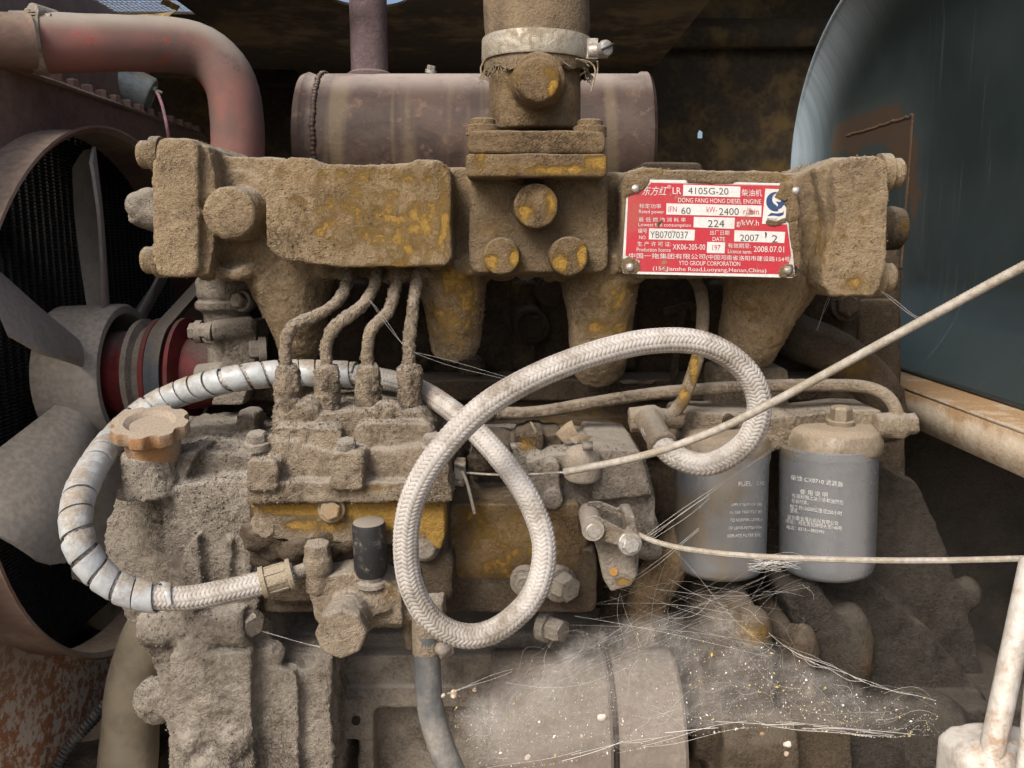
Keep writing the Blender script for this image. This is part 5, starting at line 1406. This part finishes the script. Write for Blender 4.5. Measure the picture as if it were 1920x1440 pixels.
# upright rusty rod with its socket
M['rod'] = dusty('rust_streaked_white_rod', (.50, .48, .44), (.32, .17, .07), .36, 26, .55, .1, .4, .0007, base2=(.42, .39, .34), top=.1)
rod = thing('control_rod', 'white rod streaked with rust standing in a cream socket', 'rod', P(1855, 1440, .52))
mb = MB().cyl(P(1936, 1050, .53), P(1858, 1418, .50), 22 * K(1250, .515), None, 24); obj('shaft', mb, M['rod'], parent=rod)
mb = MB(); mb.prism([(1792, 1420), (1815, 1400), (1870, 1392), (1960, 1400), (1960, 1520), (1785, 1520)], .505, .53); mb.ell(P(1852, 1428, .505), .022, .016, .014)
obj('socket', cast_mesh('socket', mb, .0022, 4, ((30, .0012), (110, .0006))), M['rod'], parent=rod)
mb = MB().cyl(P(1915, 1480, .47), P(1945, 1180, .49), .004, None, 14); obj('side_rod', mb, M['rod'], label='slim rusty white rod at the frame edge beside the thicker rod', cat='rod')

# ------------------------------------------------------------------ black drain hose under the lift pump
bhs = thing('drain_hose_black', 'grey black rubber hose hanging from a clamped beige sleeve below the lift pump', 'hose', P(800, 1440, .64)); bhs.name = 'rubber_hose'
M['hose_grey'] = dusty('grey_black_rubber', (.085, .092, .096), (.25, .235, .21), .45, 18, .5, 0, .45, .0005)
mb = MB().tube([P(800, 1190, .642), P(802, 1260, .638), P(808, 1330, .634), P(828, 1400, .63), P(862, 1480, .628)], 25 * K(1300, .635), 28, .004)
obj('rubber_tube', mb, M['hose_grey'], parent=bhs)
mb = MB().tube([P(800, 1150, .648), P(799, 1180, .644), P(801, 1228, .640)], 27 * K(1200, .64), 28); obj('sleeve', cast_mesh('sleeve', mb, .0018, 1, ((60, .0005),)), M['crust_pump'], parent=bhs)
mb = MB().cyl(P(822, 1222, .632), P(845, 1212, .636), .0065, None, 14); mb.ell(P(832, 1216, .632), .007, .007, .0055); obj('clamp_screw', mb, M['grey_dust'], parent=bhs)

# ------------------------------------------------------------------ lower left: elbow hose, ribbed cable, pipe
mb = MB().tube([P(300, 1150, .80), P(272, 1215, .795), P(252, 1290, .79), P(244, 1370, .785), P(240, 1440, .78), P(225, 1560, .77)], lambda t: .026 + .003 * t, 28)
me = mb.mesh('lower_hose', True, 60); roughen(me, ((25, .0012),))
obj('lower_coolant_hose', me, dusty('tan_grey_rubber', (.17, .145, .105), (.29, .25, .19), .5, 9, .75, 0, .3, .0006), label='tan grey lower coolant hose beside the timing cover', cat='hose')
sp = spline([P(215, 1300, .80), P(178, 1345, .79), P(130, 1400, .78), P(90, 1470, .77)], .0012); pts = [p for p, t in sp]; fr2 = frames(pts); n = 12; vs_ = []
for j, (p, (T, N, B)) in enumerate(zip(pts, fr2)):
    r = .0056 + .0007 * math.sin(j * 1.9); vs_ += [p + (N * math.cos(2 * PI * q / n) + B * math.sin(2 * PI * q / n)) * r for q in range(n)]
mb = MB().add(vs_, [(j * n + q, j * n + (q + 1) % n, (j + 1) * n + (q + 1) % n, (j + 1) * n + q) for j in range(len(pts) - 1) for q in range(n)])
obj('corrugated_conduit', mb, dusty('black_conduit', (.02, .021, .023), (.12, .11, .09), .3, 40, .5), label='black corrugated conduit crossing behind the tan lower hose', cat='conduit')
mb = MB().tube([P(250, 1310, .86), P(190, 1370, .85), P(120, 1420, .83), P(40, 1470, .8)], .013, 20)
obj('oil_pipe', mb, dusty('tan_pipe', (.30, .24, .16), (.27, .22, .16), .5, 12, .6), label='smooth tan pipe below the black corrugated conduit', cat='pipe')
mb = MB().prism([(-100, 1425), (300, 1425), (300, 1700), (-100, 1700)], .80, 1.1); obj('crossmember', mb, M['void'], label='dark frame crossmember under the lower hose', cat='beam')

# ------------------------------------------------------------------ dry leaves and a paper scrap on the block
M['leaf'] = dusty('dry_leaf', (.30, .235, .16), (.36, .3, .22), .5, 60, .85)
def leaf(pts, Y, lab, name='dry_leaf'):
    mb = MB(); n = len(pts); cx = sum(p[0] for p in pts) / n; cy = sum(p[1] for p in pts) / n
    vs_ = [P(x, y, Y + random.uniform(-.003, .003)) for x, y in pts] + [P(cx, cy, Y - .0015)]
    fs = [(i, (i + 1) % n, n) for i in range(n)]
    v2 = [v + Vector((0, .0007, 0)) for v in vs_]
    mb.add(vs_ + v2, fs + [tuple(n + 1 + q for q in f[::-1]) for f in fs] + [(i, n + 1 + i, n + 1 + (i + 1) % n, (i + 1) % n) for i in range(n)])
    obj(name, mb, M['leaf'], label=lab, cat='leaf', group='dry leaves on the engine')
leaf([(1042, 812), (1060, 795), (1072, 788), (1080, 806), (1086, 818), (1070, 828), (1056, 830)], .735, 'crumpled pale dry leaf behind the beige vent cap')
leaf([(1068, 822), (1090, 814), (1112, 818), (1098, 828), (1080, 832)], .728, 'small curled brown leaf lying against the vent cap')
leaf([(1160, 715), (1180, 711), (1205, 716), (1230, 712), (1222, 720), (1195, 720), (1170, 720)], .845, 'thin white leaf strip on the block ledge under the hose arch')
leaf([(993, 790), (998, 792), (1010, 810), (1004, 812)], .735, 'narrow dry stalk beside the crumpled leaf')

# ------------------------------------------------------------------ cobweb with caught debris
def lerp2(pts, t):
    f = t * (len(pts) - 1); i = min(int(f), len(pts) - 2); f -= i
    return (pts[i][0] * (1 - f) + pts[i + 1][0] * f, pts[i][1] * (1 - f) + pts[i + 1][1] * f)
TOP = [(838, 1300), (930, 1268), (1010, 1225), (1080, 1170), (1200, 1140), (1320, 1118), (1410, 1142), (1452, 1198), (1530, 1245), (1630, 1278), (1755, 1312)]
BOT = [(846, 1450), (900, 1448), (1000, 1436), (1110, 1420), (1210, 1400), (1300, 1378), (1390, 1364), (1470, 1362), (1550, 1370), (1640, 1382), (1760, 1376)]
def wy(u, v): return .632 + .03 * u + .025 * v * v - .012 * math.sin(PI * u) + .004 * math.sin(9 * u + 4 * v)
def wpt(u, v):
    a = lerp2(TOP, u); b = lerp2(BOT, u); s = v
    return P(a[0] * (1 - s) + b[0] * s, a[1] * (1 - s) + b[1] * s, wy(u, v))
web = thing('cobweb', 'wide dusty cobweb sheet stretched over the starter motor with caught specks', 'cobweb', wpt(.5, 1.0))
web['kind'] = 'stuff'
mb = MB(); NU, NV = 110, 34
vs_ = [wpt(i / NU, j / NV) for i in range(NU + 1) for j in range(NV + 1)]
mb.add(vs_, [(i * (NV + 1) + j, (i + 1) * (NV + 1) + j, (i + 1) * (NV + 1) + j + 1, i * (NV + 1) + j + 1) for i in range(NU) for j in range(NV)])
g = G('cobweb_film')
n1 = g.noise(28, 5, .6); n2 = g.noise(130, 5, .7, vec=g.scaled((.35, 1, 1.6)), dist=.6); n3 = g.noise(160, 4, .7, vec=g.scaled((1.6, 1, .4)), dist=.6); n4 = g.noise(900, 2)
al = g.math('ADD', g.rng(n1, .3, .75, .16, .34), g.math('ADD', g.rng(n2, .45, .75, 0, .17), g.rng(n3, .45, .75, 0, .17)))
al = g.math('MULTIPLY', al, g.rng(g.noise(24, 5, .65), .30, .62, .45, 1.1))
al = g.math('MULTIPLY', g.math('MULTIPLY', al, g.rng(g.math('ADD', g.attr('fade'), g.math('MULTIPLY', g.math('SUBTRACT', n1, .5), 1.2)), .1, .9)), g.rng(n4, .3, .7, .8, 1.12))
al = g.math('MULTIPLY', al, .85, clamp=True)
g.b.inputs['Alpha'].default_value = .15; g.l.new(al, g.b.inputs['Alpha'])
g.out((.62, .6, .57), .9, 0, .1); M['web'] = g.m
me = mb.mesh('web_film'); fd = [min(1, (1 - i / NU) / .16) * min(1, (i / NU) / .10) * min(1, .1 + j / NV * 3) * min(1, .15 + (1 - j / NV) * 9) for i in range(NU + 1) for j in range(NV + 1)]
a = me.attributes.new('fade', 'FLOAT', 'POINT'); a.data.foreach_set('value', fd)
obj('web_film', me, M['web'], parent=web, kind='stuff')
g = G('cobweb_thread'); g.out((.66, .64, .60), .8, 0, .2); M['web_thread'] = g.m
mb = MB(); rnd = random.Random(3)
def thr(a, b, r, sag=.003, n=7):
    d = b - a; vs_ = []
    side = d.cross(Vector((0, 1, 0))); side = side.normalized() if side.length > 1e-6 else Vector((1, 0, 0))
    j1, j2 = rnd.uniform(-1, 1), rnd.uniform(-1, 1)
    for k in range(n + 1):
        t = k / n; p = a.lerp(b, t) + side * (math.sin(PI * t) * sag * j1 + math.sin(2 * PI * t) * sag * .4 * j2)
        vs_ += [p + side * r, p - side * r * .5 + Vector((0, -r, 0)), p - side * r * .5 + Vector((0, r, 0))]
    mb.add(vs_, [(k * 3 + q, k * 3 + (q + 1) % 3, (k + 1) * 3 + (q + 1) % 3, (k + 1) * 3 + q) for k in range(n) for q in range(3)])
for k in range(110):
    u = rnd.random(); v = rnd.random(); du = rnd.gauss(0, .10); dv = rnd.gauss(0, .25)
    a = wpt(u, v); b = wpt(min(1, max(0, u + du)), min(1, max(0, v + dv)))
    thr(a, b, rnd.uniform(.00003, .00007), .012)
for k in range(16):                                                  # ropes along the lower hem
    u = rnd.uniform(0, .85); thr(wpt(u, .97 + rnd.uniform(-.05, .03)), wpt(min(1, u + rnd.uniform(.08, .25)), .97 + rnd.uniform(-.05, .03)), rnd.uniform(.00008, .0002), .003)
for k in range(12):                                                  # upper right hem
    u = rnd.uniform(.55, .9); thr(wpt(u, rnd.uniform(0, .04)), wpt(min(1, u + rnd.uniform(.05, .16)), rnd.uniform(0, .04)), rnd.uniform(.00006, .00014), .003)
anch = [(1105, 1140), (1290, 1085), (1385, 1082), (1480, 1080), (1440, 1060), (1160, 1110), (1500, 1085), (1270, 1060), (1540, 1110), (1070, 1160), (1250, 1100)]
for k in range(30):
    a = rnd.choice(anch); a = P(a[0] + rnd.gauss(0, 22), a[1] + rnd.gauss(0, 14), rnd.uniform(.68, .74)); u = rnd.uniform(.15, .75)
    thr(a, wpt(u, rnd.uniform(0, .35)), rnd.uniform(.00003, .00007), .006)
for k in range(18):
    a = P(rnd.gauss(1300, 110), rnd.gauss(1105, 16), rnd.uniform(.69, .74)); b = P(a.x / a.y * F * 1.02 + 960 + rnd.gauss(0, 90), rnd.gauss(1120, 22), rnd.uniform(.69, .74)); thr(a, b, rnd.uniform(.00004, .00009), .003)
for k in range(34):                                                  # tangle between the filter bottoms
    thr(P(rnd.uniform(1400, 1450), rnd.uniform(1040, 1072), .70), P(rnd.uniform(1450, 1510), rnd.uniform(1040, 1070), .70), rnd.uniform(.00005, .0001), .004)
for a, b in (((1210, 1005, .65), (1450, 840, .68)), ((1205, 1020, .65), (1330, 930, .68)), ((1180, 1090, .66), (1310, 990, .68)), ((838, 1300, .63), (960, 1255, .64)), ((690, 560, .70), (760, 650, .705)), ((775, 660, .70), (960, 710, .75)), ((1650, 545, .72), (1730, 600, .7)), ((480, 1180, .69), (620, 1215, .66)), ((1530, 620, .80), (1560, 545, .76))):
    for q in range(2): thr(P(a[0] + q * 3, a[1] + 2 * q, a[2]), P(b[0], b[1] + q * 4, b[2]), .00008, .002)
obj('thread_tangle', mb, M['web_thread'], parent=web, kind='stuff')
specs = [('pale', (.62, .58, .50), 1500, .00018, .0006), ('straw', (.50, .38, .15), 160, .0003, .0009), ('white', (.72, .72, .70), 60, .0005, .0012), ('yellow', (.6, .46, .08), 22, .0005, .0012)]
for nm_, colr, cnt, r0, r1 in specs:
    g = G('speck_' + nm_); g.out(colr, .85); mb = MB()
    for k in range(cnt):
        u = rnd.random(); v = min(1, abs(rnd.gauss(.72, .3))); v = v if v <= 1 else rnd.random()
        c = wpt(u, v) + Vector((0, -.001, 0)); r = r0 + (r1 - r0) * rnd.random() ** 2
        q = Quaternion((rnd.random() - .5, rnd.random() - .5, rnd.random() - .5, rnd.random() - .5)).normalized()
        e = [q @ Vector((r * rnd.uniform(.8, 2.0), 0, 0)), q @ Vector((0, r, 0)), q @ Vector((0, 0, r * .6))]
        mb.add([c + e[0], c - e[0], c + e[1], c - e[1], c + e[2], c - e[2]], [(0, 2, 4), (2, 1, 4), (1, 3, 4), (3, 0, 4), (2, 0, 5), (1, 2, 5), (3, 1, 5), (0, 3, 5)])
    obj('caught_speck', mb, g.m, parent=web, kind='stuff')
mb = MB()
for x, y, w_, h_ in ((852, 1300, 9, 10), (890, 1292, 9, 8), (832, 1305, 7, 6), (1130, 1345, 13, 11), (1090, 1382, 8, 8), (990, 1420, 10, 10), (1475, 1395, 8, 9), (1474, 1412, 9, 11), (1295, 1285, 6, 5), (1430, 1378, 9, 5)):
    c = P(x, y, .632); k = K(y, .632); mb.ell(c, w_ * k * .6, .0007, h_ * k * .6, 9, 6)
me = mb.mesh('husk'); roughen(me, ((180, .0022), (400, .0012)))
g = G('husk'); n1 = g.noise(90, 4); g.out(g.mix(g.rng(n1, .4, .6), (.58, .54, .48), (.30, .21, .13)), .85)
obj('insect_husk', me, g.m, parent=web, kind='stuff')
